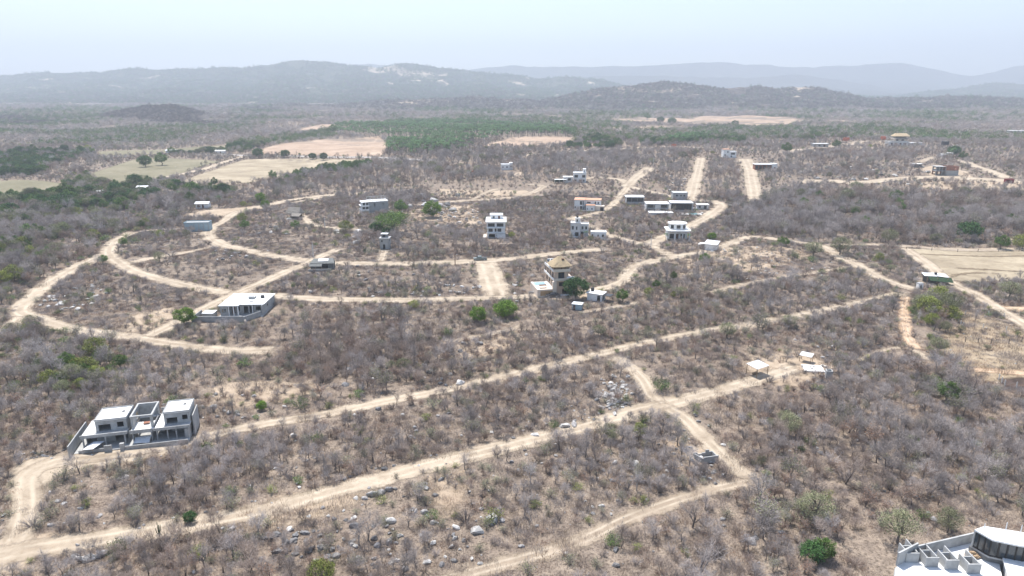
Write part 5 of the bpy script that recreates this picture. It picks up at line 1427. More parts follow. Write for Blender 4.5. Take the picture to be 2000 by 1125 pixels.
TU = []
def tuft(seed, H, R, n, m):
    rng = random.Random(seed); S = Soup()
    for i in range(n):
        p = Vector((rng.gauss(0, R * .5), rng.gauss(0, R * .5), -.02))
        d = rdir(Vector((0, 0, 1)), rng.uniform(.1, .75), rng) * H * rng.uniform(.6, 1.1)
        S.twig(p, d, .03, rng)
    return S
TU.append(dict(whole=proto_obj('tuft_source_0', tuft(301, .45, .8, 90, 0), [STRAW])))
TU.append(dict(whole=proto_obj('tuft_source_1', tuft(302, .75, 1.5, 190, 0), [TWIG_B])))
TU.append(dict(whole=proto_obj('tuft_source_2', tuft(303, .5, 1.3, 120, 0), [DRYLEAF])))
TU.append(dict(whole=proto_obj('tuft_source_3', tuft(304, .85, 1.4, 190, 0), [TWIG])))

GT = {}
def add_gt(key, words, leafm, H, *a, barkm=None, **k):
    T, C = leafy_tree(*a, **k)
    J = Soup(); off = len(T.v); J.v = T.v + C.v
    J.f = list(T.f) + [tuple(x + off for x in f) for f in C.f]; J.m = [0] * len(T.f) + [1] * len(C.f)
    bm_ = barkm or BARK
    GT[key] = dict(words=words, H=H, T=T.mesh('trunk', [bm_]), C=C.mesh('crown', [leafm]), whole=proto_obj('green_source_' + key, J, [bm_, leafm]))
add_gt('bright', 'bright green round-crowned tree', BRIGHT, 5, 401, 5, 3.1, .84, 90, 60, .26, trunk_h=.2)
add_gt('bright2', 'bright green broad-crowned tree', BRIGHT, 5, 407, 5, 3.9, .80, 110, 60, .26, trunk_h=.22)
add_gt('dark', 'dark green dense tree', DKGREEN, 5, 402, 5, 3.4, .82, 90, 55, .28, trunk_h=.22)
add_gt('umbrella', 'green flat-topped umbrella tree', UMBR, 5, 403, 5, 4.8, .50, 90, 50, .25, trunk_h=.34)
add_gt('green', 'mid-green rounded tree', GREEN, 5, 404, 5, 2.8, .72, 70, 44, .27, trunk_h=.3)
add_gt('olive', 'olive-green thin-leaved tree', OLIVE, 5, 405, 5, 3.2, .62, 80, 46, .17, trunk_h=.34)
add_gt('yellow', 'yellow-green rounded bushy tree', YGREEN, 5, 406, 5, 3.4, .84, 70, 44, .26, trunk_h=.2)
add_gt('flame', 'flame-red flowering tree', FLAME, 5, 408, 5, 2.8, .7, 50, 40, .27, trunk_h=.3)
PT = []
for i in range(3):
    T, C = palm(500 + i, 6.5)
    J = Soup(); off = len(T.v); J.v = T.v + C.v
    J.f = list(T.f) + [tuple(x + off for x in f) for f in C.f]; J.m = [0] * len(T.f) + [1] * len(C.f)
    PT.append(dict(H=6.5, T=T.mesh('trunk', [BARK]), C=C.mesh('crown', [PALMG]), whole=proto_obj('palm_source_%d' % i, J, [BARK, PALMG])))
CACTUS = [cactus(600, 3.2).mesh('cactus', [CACT]), cactus(601, 2.6).mesh('cactus', [CACT])]
RB = []
for i in range(7):
    me = boulder(700 + i); me.materials.append(ROCK); RB.append(me)
RBP = []
for i in range(4):
    me = boulder(720 + i, 18); me.materials.append(ROCK_P); RBP.append(me)
RBD = []
for i in range(4):
    me = boulder(740 + i, 22); me.materials.append(ROCK_D); RBD.append(me)

# far clump: coarse crown used where single twigs cannot be seen
def clump(seed, H, R, n, size, m):
    rng = random.Random(seed); S = Soup()
    for i in range(n):
        while True:
            q = Vector((rng.uniform(-1, 1), rng.uniform(-1, 1), rng.uniform(0, 1)))
            if q.length < 1: break
        S.leaf(Vector((q.x * R, q.y * R, .15 * H + q.z * H * .85)), size * rng.uniform(.5, 1.3), rng, 0, .8)
    return S
FC = [dict(whole=proto_obj('clump_source_0', clump(801, 4.4, 3.0, 130, .62, 0), [TWIG])),
      dict(whole=proto_obj('clump_source_1', clump(802, 4.8, 3.2, 130, .62, 0), [TWIG_B])),
      dict(whole=proto_obj('clump_source_2', clump(803, 4.6, 3.0, 130, .62, 0), [TWIG_D])),
      dict(whole=proto_obj('clump_source_3', clump(804, 4.6, 3.2, 150, .62, 0), [OLIVE])),
      dict(whole=proto_obj('clump_source_4', clump(805, 5.0, 3.4, 190, .62, 0), [GREEN])),
      dict(whole=proto_obj('clump_source_5', clump(806, 5.2, 3.4, 190, .62, 0), [DKGREEN])),
      dict(whole=proto_obj('clump_source_6', clump(807, 4.4, 3.0, 150, .62, 0), [DBROWN]))]

# ------------------------------------------------------------------ instancing of what nobody could count
def scatter(name, srcs, X, Y, S, I, label=None, zoff=0.0, Z=None):
    n = len(X)
    Z = hgt(X, Y) + zoff if Z is None else Z + zoff
    me = bpy.data.meshes.new(name)
    me.vertices.add(n)
    co = np.stack([X, Y, Z], 1).astype(np.float32)
    me.vertices.foreach_set('co', co.ravel())
    a = me.attributes.new('scl', 'FLOAT_VECTOR', 'POINT')
    sv = np.stack([S * RNG.uniform(.85, 1.2, n), S * RNG.uniform(.85, 1.2, n), S * RNG.uniform(.85, 1.15, n)], 1).astype(np.float32)
    a.data.foreach_set('vector', sv.ravel())
    a = me.attributes.new('rot', 'FLOAT_VECTOR', 'POINT')
    rv = np.stack([RNG.normal(0, .06, n), RNG.normal(0, .06, n), RNG.uniform(0, 6.283, n)], 1).astype(np.float32)
    a.data.foreach_set('vector', rv.ravel())
    a = me.attributes.new('pick', 'INT', 'POINT'); a.data.foreach_set('value', np.asarray(I, np.int32))
    me.update()
    o = bpy.data.objects.new(name, me); COL.objects.link(o)
    g = bpy.data.node_groups.new(name, 'GeometryNodeTree')
    g.interface.new_socket('Geometry', in_out='INPUT', socket_type='NodeSocketGeometry')
    g.interface.new_socket('Geometry', in_out='OUTPUT', socket_type='NodeSocketGeometry')
    N, L = g.nodes, g.links
    gi, go = N.new('NodeGroupInput'), N.new('NodeGroupOutput')
    iop = N.new('GeometryNodeInstanceOnPoints')
    L.new(gi.outputs[0], iop.inputs['Points'])
    gti = N.new('GeometryNodeGeometryToInstance')
    for s in reversed(list(srcs)):       # a multi-input socket reads its links last to first
        oi = N.new('GeometryNodeObjectInfo'); oi.inputs['Object'].default_value = s
        oi.transform_space = 'ORIGINAL'
        L.new(oi.outputs['Geometry'], gti.inputs[0])
    L.new(gti.outputs[0], iop.inputs['Instance'])
    iop.inputs['Pick Instance'].default_value = True
    def na(t, nm):
        q = N.new('GeometryNodeInputNamedAttribute'); q.data_type = t; q.inputs[0].default_value = nm
        return q.outputs['Attribute']
    L.new(na('INT', 'pick'), iop.inputs['Instance Index'])
    rt = N.new('FunctionNodeEulerToRotation'); L.new(na('FLOAT_VECTOR', 'rot'), rt.inputs[0])
    L.new(rt.outputs[0], iop.inputs['Rotation'])
    L.new(na('FLOAT_VECTOR', 'scl'), iop.inputs['Scale'])
    L.new(iop.outputs[0], go.inputs[0])
    md = o.modifiers.new('scatter', 'NODES'); md.node_group = g
    tag(o, label, kind='stuff')
    return o

# ------------------------------------------------------------------ where plants may stand
def road_clear(X, Y, margin):
    ok = np.ones(X.shape, bool)
    for P, hw in ROADS:
        m = .3 if hw < .9 else margin
        if margin > 1: m = 1.0 + 3.5 * min(1.0, max(0.0, (P[:, 1].mean() - 120) / 250))
        x0, x1, y0, y1 = P[:, 0].min() - 8, P[:, 0].max() + 8, P[:, 1].min() - 8, P[:, 1].max() + 8
        sel = np.where((X > x0) & (X < x1) & (Y > y0) & (Y < y1))[0]
        if not len(sel): continue
        for c in range(0, len(sel), 4000):
            s = sel[c:c + 4000]
            d = np.full(len(s), 1e9)
            Q = P[::2] if len(P) > 60 else P
            for q in range(0, len(Q), 64):
                seg = Q[q:q + 64]
                d = np.minimum(d, np.hypot(X[s][:, None] - seg[None, :, 0], Y[s][:, None] - seg[None, :, 1]).min(1))
            ok[s[d < hw + m]] = False
    return ok

def foot_clear(X, Y, extra=0.0):
    ok = np.ones(X.shape, bool)
    for x, y, r in FOOT: ok &= (X - x) ** 2 + (Y - y) ** 2 > (r + extra) ** 2
    return ok

def field_clear(X, Y):
    ok = np.ones(X.shape, bool)
    for W in FIELDS: ok &= ~in_poly(X, Y, W)
    return ok

def wpoly(poly): return [(lambda w: (w.x, w.y))(at(*p)) for p in poly]

# zones: pixel polygon, tree chance, shrub chance, size, leafy share, leafy kind weights
ZONES = []
def zone(poly, tree, shrub, size=1.0, leafy=0.0, kinds=('green',), tuft=1.0): ZONES.append((wpoly(poly), tree, shrub, size, leafy, kinds, tuft))
DEFAULT = (.58, .52, .55, .012, ('olive', 'olive', 'yellow'), 1.0)
zone([(1480, 395), (1560, 372), (1760, 375), (2120, 385), (2120, 478), (1640, 472), (1560, 465), (1400, 448), (1470, 415)], .85, .2, 1.0, .03, ('olive', 'green'))
zone([(1480, 340), (1560, 300), (1800, 295), (1860, 310), (1700, 345), (1560, 350)], .7, .2, .95)
zone([(-150, 380), (260, 395), (400, 398), (330, 440), (240, 465), (150, 515), (60, 560), (-150, 640)], .72, .28, .92, .17, ('olive', 'olive', 'green', 'yellow'))
zone([(470, 365), (760, 320), (1000, 300), (1360, 297), (1350, 325), (1000, 352), (850, 360), (700, 372), (550, 383)], .8, .2, 1.0, .02, ('olive',))
zone([(1370, 310), (1455, 310), (1470, 392), (1400, 392), (1360, 380)], .7, .2, .95)
zone([(1240, 340), (1300, 318), (1362, 312), (1345, 385), (1270, 372)], .6, .3, .9)
zone([(235, 478), (420, 455), (600, 502), (590, 520), (460, 572), (262, 525)], .14, .42, .62, .05, ('olive',))
zone([(60, 600), (220, 500), (430, 575), (280, 655), (130, 638)], .14, .38, .62, .06, ('olive', 'green'))
zone([(440, 435), (560, 410), (690, 440), (690, 480), (600, 505), (440, 470)], .15, .4, .65, .06, ('olive', 'yellow'))
zone([(560, 535), (640, 520), (940, 518), (930, 575), (560, 575)], .16, .55, .65, .04, ('olive',))
zone([(690, 465), (940, 462), (940, 505), (690, 508)], .5, .35, .8)
zone([(1000, 420), (1120, 425), (1120, 480), (1000, 490)], .42, .4, .7)
zone([(1150, 440), (1190, 410), (1260, 430), (1300, 460), (1230, 468)], .42, .4, .7)
zone([(560, 590), (900, 592), (1060, 600), (1100, 640), (860, 650), (560, 640), (480, 610)], .2, .5, .62, .04, ('olive', 'yellow'))
zone([(800, 395), (940, 395), (940, 440), (800, 440)], .08, .22, .6, .05, ('olive',))
zone([(840, 360), (1060, 358), (1060, 395), (840, 395)], .12, .25, .6, .05, ('olive',))
zone([(990, 500), (1060, 500), (1060, 565), (985, 565)], .3, .45, .75)
zone([(1330, 485), (1480, 472), (1600, 490), (1700, 545), (1560, 560), (1390, 568), (1250, 565), (1240, 525)], .22, .36, .72, .04, ('olive', 'green'))
zone([(1845, 598), (1930, 615), (2100, 690), (2100, 770), (1900, 760), (1840, 690)], .015, .06, .6, .3, ('olive',), 1.6)
zone([(1775, 590), (1860, 590), (1850, 690), (1920, 760), (1880, 840), (1800, 790), (1780, 690)], .5, .5, .85, .2, ('olive', 'olive', 'olive', 'yellow'))
zone([(1480, 790), (1800, 790), (2100, 840), (2100, 1010), (1760, 1060), (1640, 1080), (1380, 1125), (1300, 1000), (1500, 945)], .58, .4, .70, .04, ('olive',))
zone([(1700, 800), (1900, 780), (1990, 850), (1900, 1000), (1740, 1050), (1640, 1000), (1720, 900)], .55, .5, .72, .08, ('olive', 'olive', 'olive', 'yellow'))
zone([(-150, 640), (120, 640), (260, 690), (240, 745), (120, 770), (-150, 770)], .36, .62, .75, .6, ('yellow', 'olive', 'green'))
zone([(500, 640), (780, 620), (900, 680), (880, 750), (640, 790), (480, 740)], .5, .35, .8, .01, ('olive',))
zone([(1100, 700), (1180, 690), (1250, 760), (1230, 800), (1120, 820)], .2, .35, .7)
zone([(830, 925), (910, 920), (910, 990), (850, 1010)], .06, .2, .7)
zone([(470, 960), (720, 950), (720, 985), (600, 1020), (480, 1050)], .08, .22, .6)
# green belts round the far fields
zone([(-200, 370), (160, 362), (330, 358), (420, 362), (470, 378), (300, 408), (-200, 428)], .62, .1, 1.0, .62, ('green', 'dark', 'olive'))
zone([(-200, 300), (120, 298), (200, 300), (170, 318), (60, 345), (-200, 355)], .6, .1, 1.0, .62, ('green', 'dark'))
zone([(165, 345), (260, 318), (335, 312), (335, 322), (190, 350)], .6, .1, .9, .75, ('green', 'dark'))
zone([(100, 352), (200, 345), (250, 362), (330, 348), (300, 362), (170, 372), (130, 362)], .6, .1, .9, .7, ('green', 'olive'))
zone([(480, 362), (480, 348), (600, 333), (720, 320), (720, 330), (560, 356)], .5, .1, 1.0, .6, ('green',))
zone([(330, 303), (340, 293), (450, 283), (640, 252), (660, 266), (520, 286), (470, 302)], .7, .1, 1.0, .75, ('green', 'dark', 'olive'))
zone([(640, 262), (640, 250), (760, 240), (900, 232), (1100, 240), (1140, 262), (1000, 262), (860, 262)], .3, .1, 1.0, .6, ('green', 'dark'))
zone([(1100, 292), (1130, 276), (1300, 262), (1460, 262), (1460, 282), (1300, 284)], .6, .1, 1.0, .68, ('green', 'olive', 'dark'))
zone([(1100, 262), (1180, 248), (1300, 252), (1560, 246), (1720, 246), (1760, 268), (1600, 278), (1440, 270)], .6, .1, 1.0, .42, ('olive', 'green'))
zone([(-200, 245), (60, 236), (200, 240), (120, 250), (-200, 262)], .6, .1, 1.2, .8, ('dark', 'green'))
PALMS = [wpoly([(642, 262), (660, 248), (800, 240), (960, 241), (1090, 250), (1126, 268), (1000, 270), (940, 278), (850, 272), (700, 268)]),
         wpoly([(752, 300), (762, 282), (850, 272), (960, 272), (880, 292), (930, 300), (780, 308)]),
         wpoly([(1290, 280), (1330, 268), (1400, 266), (1380, 280)])]

def zone_values(X, Y):
    n = len(X)
    tr = np.full(n, DEFAULT[0]); sh = np.full(n, DEFAULT[1]); sz = np.full(n, DEFAULT[2]); lf = np.full(n, DEFAULT[3]); zi = np.full(n, -1); tf = np.ones(n)
    far = np.clip((Y - 250) / 250, 0, 1)
    tr = tr - .10 * np.clip((Y - 150) / 100, 0, 1) + far * .12; sz = sz + far * .22
    for k, (W, t, s, z, l, kinds, u) in enumerate(ZONES):
        m = in_poly(X, Y, W)
        tr[m], sh[m], sz[m], lf[m], zi[m], tf[m] = t, s, z, l, k, u
    return tr, sh, sz, lf, zi, tf

def vnoise(X, Y, s, seed):
    """smooth value noise on arrays"""
    r = np.random.default_rng(seed); G = r.random((257, 257))
    u, v = X / s + 1000.37, Y / s + 1000.11
    i, j = np.floor(u).astype(int), np.floor(v).astype(int); fu, fv = u - i, v - j
    fu, fv = fu * fu * (3 - 2 * fu), fv * fv * (3 - 2 * fv)
    g = lambda a, b: G[a % 257, b % 257]
    return g(i, j) * (1 - fu) * (1 - fv) + g(i + 1, j) * fu * (1 - fv) + g(i, j + 1) * (1 - fu) * fv + g(i + 1, j + 1) * fu * fv

def cells(y0, y1, step):
    ys = np.arange(y0, y1, step); out = []
    for y in ys:
        half = .80 * y + 45
        xs = np.arange(-half, half, step)
        out.append(np.stack([xs + RNG.uniform(-.5, .5, len(xs)) * step, y + RNG.uniform(-.5, .5, len(xs)) * step], 1))
    A = np.concatenate(out)
    return A[:, 0], A[:, 1]

tx, ty, ts_, ti = [], [], [], []       # bare trees
sx_, sy_, ss_, si_ = [], [], [], []    # shrubs
lx, ly, ls, lk = [], [], [], []        # leafy trees
for (y0, y1, step) in ((38, 230, 1.75), (230, 430, 2.2), (430, 800, 3.2)):
    X, Y = cells(y0, y1, step)
    tr, sh, sz, lf, zi, tf = zone_values(X, Y)
    nz = vnoise(X, Y, 16, 1) * .6 + vnoise(X, Y, 6, 2) * .4
    mod = np.clip((nz - .30) / .30, .12, 1.45)
    if y0 >= 430: mod = np.clip(mod, .5, 1.3)
    ok = road_clear(X, Y, 1.3) & foot_clear(X, Y) & field_clear(X, Y)
    r = RNG.random(len(X)); r2 = RNG.random(len(X))
    isT = ok & (r < tr * mod)
    leafy = isT & (r2 < lf * np.clip((vnoise(X, Y, 22, 5) - .3) / .25, 0, 1.8))
    bare = isT & ~leafy
    okS = road_clear(X, Y, .5) & foot_clear(X, Y, -.8) & field_clear(X, Y)
    isS = okS & ~isT & (r < (tr + sh) * np.clip(mod, .4, 1.3))
    size = sz * np.exp(RNG.normal(0, .24, len(X)))
    tone = vnoise(X, Y, 30, 3)
    pick = RNG.integers(0, len(BT), len(X))
    pick = np.where((tone > .56) & (RNG.random(len(X)) < .55), RNG.choice([1, 5, 7], len(X)), pick)
    pick = np.where((tone < .44) & (RNG.random(len(X)) < .55), RNG.choice([0, 4, 8], len(X)), pick)
    pick = np.where((pick == 2) & (RNG.random(len(X)) < .5), 0, pick)
    tx.append(X[bare]); ty.append(Y[bare]); ts_.append(size[bare]); ti.append(pick[bare])
    sp = RNG.choice(len(BU), len(X), p=[.30, .24, .16, .12, .10, .05, .03])
    grn = vnoise(X, Y, 26, 9)
    sp = np.where((grn > .62) & (RNG.random(len(X)) < .35), 4, sp)
    sp = np.where((lf > .15) & (RNG.random(len(X)) < .62), RNG.choice([4, 5, 6], len(X)), sp)
    sx_.append(X[isS]); sy_.append(Y[isS]); ss_.append(np.exp(RNG.normal(-.12, .28, isS.sum())) * (.82 if y0 < 200 else .9)); si_.append(sp[isS])
    kk = np.array([(ZONES[z][5] if z >= 0 else DEFAULT[4])[int(q * 97) % len(ZONES[z][5] if z >= 0 else DEFAULT[4])] for z, q in zip(zi[leafy], r2[leafy] * 53)])
    lx.append(X[leafy]); ly.append(Y[leafy]); ls.append(size[leafy] * .85); lk += list(kk)
TX, TY, TS, TI = map(np.concatenate, (tx, ty, ts_, ti))
SX, SY, SS, SI = map(np.concatenate, (sx_, sy_, ss_, si_))
LX, LY, LS = map(np.concatenate, (lx, ly, ls)); LK = np.array(lk)
print('trees', len(TX), 'shrubs', len(SX), 'leafy', len(LX))

# names for places that can be found in the picture
MARKS = [(250, 850, 'near the three-unit concrete building'), (1478, 735, 'near the white-roofed open shelter'), (1385, 900, 'near the roofless block walls'),
         (1880, 1010, 'near the unfinished white-decked building'), (1110, 850, 'near the pair of great boulders'), (1200, 760, 'near the pale rubble slide'),
         (40, 1060, 'near the fork of the two lower roads'), (730, 990, 'near the boulder-strewn sandy patch'), (955, 640, 'below the two bright green round trees'),
         (480, 640, 'below the low white-roofed house'), (1880, 660, 'near the whitewashed paddock fence'), (1290, 795, 'near the crossing of the lower tracks'),
         (420, 950, 'between the two lower roads'), (880, 760, 'beside the middle road bend'), (1480, 940, 'at the sharp turn of the side track'), (1640, 900, 'in the closed wood beyond the side track'),
         (1100, 960, 'between the lower road and the faint track'), (1150, 1080, 'below the faint lower track'), (600, 700, 'in the scrub above the middle road'), (1700, 660, 'beside the orange footpath'),
         (1250, 640, 'above the long middle road'), (300, 620, 'inside the western road loop'), (100, 720, 'in the green scrub outside the road loop'), (750, 545, 'between the two ring roads'), (1560, 520, 'on the stony slope below the upper road'),
         (1780, 880, 'near the small bright green bush'), (1740, 1000, 'near the grey-green umbrella tree'), (1606, 1080, 'near the fresh green upright bush'), (1470, 1070, 'near the lone rocks in the lower wood'),
         (1545, 840, 'near the olive tree in the dry wood'), (1950, 790, 'near the burnt patch'), (1850, 780, 'on the edge of the paddock'), (93, 760, 'near the dark organ-pipe cactus'), (40, 650, 'outside the western bend'), (20, 470, 'in the grey wood far outside the western road'), (110, 470, 'in the wood above the western road'), (70, 530, 'along the outer verge of the western road'), (10, 580, 'in the wood beyond the loop'), (180, 440, 'in the wood above the blank block building'), (10, 700, 'in the brightest green scrub'), (160, 690, 'below the western loop road'), (230, 760, 'behind the three-unit concrete building'),
         (512, 790, 'near the lone green bush above the road'), (1950, 900, 'on the slope beyond the paddock'), (1320, 720, 'beside the short link track'), (1000, 800, 'uphill of the lower road'), (620, 880, 'on the strip between the roads'), (180, 980, 'inside the western road corner'), (1330, 1060, 'in the thin wood below the sharp turn')]
def place_words(px, py):
    return min(MARKS, key=lambda m: (m[0] - px) ** 2 + ((m[1] - py) * 1.5) ** 2)[2]
def size_words(s): return 'tall ' if s > 1.12 else ('small ' if s < .72 else '')

def visible_rank(X, Y, S, h):
    Z = hgt(X, Y)
    px, py, k = pix(X, Y, Z)
    sc = k * S * h
    inside = (px > 8) & (px < 1992) & (py > 240) & (py < 1150)
    return np.where(inside, sc, -1), px, py

def as_things(name, cat, group_fmt, order, build):
    for i in order: build(int(i))

def place_tree(name, label, cat, group, T, C, x, y, s, rz=None, tilt=0.0):
    e = empty(name, (x, y, gz(x, y)), random.uniform(0, 6.28) if rz is None else rz)
    e.scale = (s * random.uniform(.9, 1.15), s * random.uniform(.9, 1.15), s)
    tag(e, label, cat, group)
    for nm, me in (('trunk', T), ('crown', C)):
        o = bpy.data.objects.new(nm, me); COL.objects.link(o); o.parent = e
    return e

# bare trees: the 290 that show largest are things, the others one mass
rank, px, py = visible_rank(TX, TY, TS, np.array([b_['H'] for b_ in BT])[TI])
order = np.argsort(-rank)[:290]
keep = np.ones(len(TX), bool); keep[order] = False
for i in order:
    b_ = BT[TI[i]]
    w = size_words(TS[i] * b_['H'] / 3.2) + b_['words']
    lab = w + ' ' + place_words(px[i], py[i])
    place_tree('bare_tree', lab, 'tree', 'dry trees: ' + lab, b_['T'], b_['C'], float(TX[i]), float(TY[i]), float(TS[i]))
scatter('dry_woodland', [b_['whole'] for b_ in BT], TX[keep], TY[keep], TS[keep], TI[keep])

# shrubs
rank, px, py = visible_rank(SX, SY, SS, 1.6)
order = np.argsort(-rank)[:280]
keep = np.ones(len(SX), bool); keep[order] = False
for i in order:
    b_ = BU[SI[i]]
    o = bpy.data.objects.new('shrub', b_['whole'].data); COL.objects.link(o)
    o.location = (SX[i], SY[i], gz(SX[i], SY[i])); o.rotation_euler = (0, 0, random.uniform(0, 6.28)); o.scale = (SS[i],) * 3
    lab = size_words(SS[i]) + b_['words'] + ' ' + place_words(px[i], py[i])
    tag(o, lab, 'shrub', 'shrubs: ' + lab)
scatter('low_scrub', [b_['whole'] for b_ in BU], SX[keep], SY[keep], SS[keep], SI[keep])

# dry grass and sprouts
X, Y = cells(38, 420, 1.6)
tr, sh, sz, lf, zi, tf = zone_values(X, Y)
ok = road_clear(X, Y, -.45) & foot_clear(X, Y, -1) & (RNG.random(len(X)) < .95 * tf * np.clip(vnoise(X, Y, 9, 6) * 1.9 - .15, .15, 1))
ok &= field_clear(X, Y)
scatter('dry_grass', [t['whole'] for t in TU], X[ok], Y[ok], np.exp(RNG.normal(-.1, .25, ok.sum())), RNG.choice(4, ok.sum(), p=[.20, .30, .26, .24]))

# ------------------------------------------------------------------ leafy trees that stand out, one by one
GREENS = [  # px, py of the foot, height m, kind, label
    (361, 633, 4.6, 'bright', 'bright green round tree beside the yard wall of the low white-roofed house'),
    (934, 629, 4.5, 'bright', 'bright green round tree, the narrower of the pair below the ring road'),
    (986, 619, 4.7, 'bright2', 'bright green broad tree, the wider of the pair below the ring road'),
    (1124, 583, 6.6, 'dark', 'dark green dense tree in front of the salmon villa'),
    (768, 456, 9.0, 'umbrella', 'large green flat-topped tree above the block tower'),
    (845, 425, 8.0, 'bright', 'bright green upright tree among the big boulders'),
    (784, 418, 7.0, 'green', 'green round tree between the umbrella tree and the boulders'),
    (736, 456, 5.0, 'dark', 'dark green bush at the left foot of the umbrella tree'),
    (758, 462, 4.0, 'dark', 'dark green low bush under the umbrella tree'),
    (676, 453, 5.0, 'yellow', 'olive-yellow round tree beside the sandy lane'),
    (478, 448, 4.2, 'green', 'green round bush in the lot beside the curved road'),
    (474, 434, 4.5, 'yellow', 'yellow-green slim tree above the round green bush'),
    (577, 449, 4.2, 'green', 'small green tree below the thatched hut'),
    (519, 408, 4.6, 'bright', 'bright yellow-green tree beside the sandy lot'),
    (508, 396, 5.5, 'bright', 'bright green tree along the upper dirt road'),
    (241, 481, 3.6, 'green', 'small green bush at the bend of the western road'),
    (202, 515, 3.2, 'green', 'small green bush inside the western road bend'),
    (1389, 470, 3.4, 'bright', 'bright green bush above the garage shed'),
    (1375, 517, 4.2, 'green', 'green bush on the inner side of the upper road curve'),
    (1890, 470, 8.0, 'dark', 'dark green tall tree on the edge of the dense grey wood'),
    (1955, 487, 5.6, 'green', 'small green tree on the edge of the big bare field'),
    (1996, 487, 6.0, 'yellow', 'yellow-green bush beside the far field track'),
    (1640, 498, 7.0, 'olive', 'pale olive wide tree at the upper road junction'),
    (1588, 503, 6.0, 'olive', 'pale olive tree left of the upper road junction'),
    (1735, 478, 6.5, 'olive', 'pale olive tree at the corner of the bare field'),
    (1970, 585, 5.5, 'olive', 'olive spreading tree beside the orange dirt road'),
    (1606, 1092, 3.2, 'green', 'fresh green upright bush in the lower dry wood'),
    (1585, 1098, 3.0, 'dark', 'dark green low bush beside the fresh green one'),
    (1752, 1060, 5.0, 'olive', 'grey-green umbrella tree uphill of the white-decked building'),
    (1850, 1040, 3.6, 'olive', 'olive tree behind the parapet of the white-decked building'),
    (1850, 785, 4.2, 'green', 'green bush on the edge of the burnt paddock side'),
    (1540, 850, 4.2, 'olive', 'olive tree in the dry wood right of the side track'),
    (1780, 870, 1.9, 'bright', 'small bright green bush in the dry wood'),
    (512, 800, 1.9, 'bright', 'small bright green bush above the middle road'),
    (372, 1020, 1.7, 'dark', 'dark green low bush between the lower roads'),
    (1540, 640, 3.4, 'olive', 'olive bush beside the long middle road'),
    (1420, 660, 4.0, 'olive', 'wide olive bush in the greenish scrub above the middle road'),
    (1215, 590, 4.0, 'green', 'green bush below the curve of the ring road'),
    (1590, 1020, 4.6, 'olive', 'olive tree at the heart of the lower dry wood'),
    (505, 309, 9.0, 'dark', 'dark green round tree beside the paved road junction'), (557, 308, 7.0, 'dark', 'lone dark green tree on the pale field edge'),
    (611, 311, 5.5, 'dark', 'small dark tree on the pale field edge'), (632, 313, 6.5, 'dark', 'dark round tree on the far end of the pale field'),
    (284, 326, 9.0, 'dark', 'dark green tree between the green fields'), (316, 323, 10.0, 'green', 'broad green tree between the green fields'),
    (1535, 300, 9.0, 'green', 'green tree on the pale far scar'), (1632, 290, 8.0, 'green', 'green tree beside the low grey house'),
    (1290, 236, 12, 'dark', 'dark tree standing on the pinkish far field'), (1312, 238, 12, 'dark', 'second dark tree on the pinkish far field'), (1436, 240, 10, 'dark', 'lone dark tree in the middle of the far field'),
    (1264, 238, 12, 'green', 'broad tree on the left part of the far field'), (650, 262, 13, 'green', 'large tree at the left end of the palm grove'),
    (1862, 305, 9, 'dark', 'dark tree beside the blue and white house'), (1880, 313, 7, 'green', 'green tree beside the far white lane'),
    (1972, 348, 5, 'olive', 'small olive tree behind the maroon kiosk'),
    (866, 349, 3.4, 'flame', 'small flame-red tree beside the sandy lot in grey woodland'), (925, 341, 3.2, 'flame', 'small flame-red tree left of the white cubic house'),
    (1316, 292, 5, 'flame', 'flame-red tree beside the far dirt road'), (1652, 279, 6, 'flame', 'flame-red tree near the low grey house'), (1724, 277, 6, 'flame', 'flame-red tree left of the grand thatched house'),
]
for px_, py_, h, kd, lab in GREENS:
    p = at(px_, py_); g = GT[kd]
    place_tree('green_tree', lab, 'tree', None, g['T'], g['C'], p.x, p.y, h / 5.0)
# leafy trees of the scrub: the largest as things, the rest as one mass
rank, px, py = visible_rank(LX, LY, LS, 5.0)
order = np.argsort(-rank)[:200]
keep = np.ones(len(LX), bool); keep[order] = False
FAR_MARK = [(20, 380, 'at the lower end of the western green field'), (200, 390, 'around the white-roofed farmhouses'), (330, 375, 'below the field lane'), (20, 320, 'in the far western belt'), (150, 305, 'at the end of the paved road belt'), (60, 480, 'in the grey wood outside the western road'), (150, 450, 'in the grey wood west of the bend'), (450, 375, 'above the sandy lot'), (600, 400, 'between the upper dirt roads'), (1700, 430, 'in the dense eastern wood'), (1100, 400, 'among the upper houses'), (100, 385, 'in the tree belt by the western green field'), (80, 325, 'in the belt beyond the western fields'), (250, 335, 'in the hedge between the green fields'), (560, 345, 'along the lower edge of the pale field'), (300, 420, 'in the wood above the western road')]
for i in order:
    g = GT[LK[i]]
    pw = place_words(px[i], py[i]) if py[i] > 430 else min(FAR_MARK, key=lambda m: (m[0] - px[i]) ** 2 + (m[1] - py[i]) ** 2)[2]
    lab = size_words(LS[i]) + g['words'] + ' ' + pw
    place_tree('leafy_tree', lab, 'tree', 'leafy trees: ' + lab, g['T'], g['C'], float(LX[i]), float(LY[i]), float(LS[i]))
gk = list(GT); gi_ = np.array([gk.index(k) for k in LK]) if len(LK) else np.array([], int)
if keep.sum(): scatter('leafy_woodland', [GT[k]['whole'] for k in gk], LX[keep], LY[keep], LS[keep], gi_[keep])

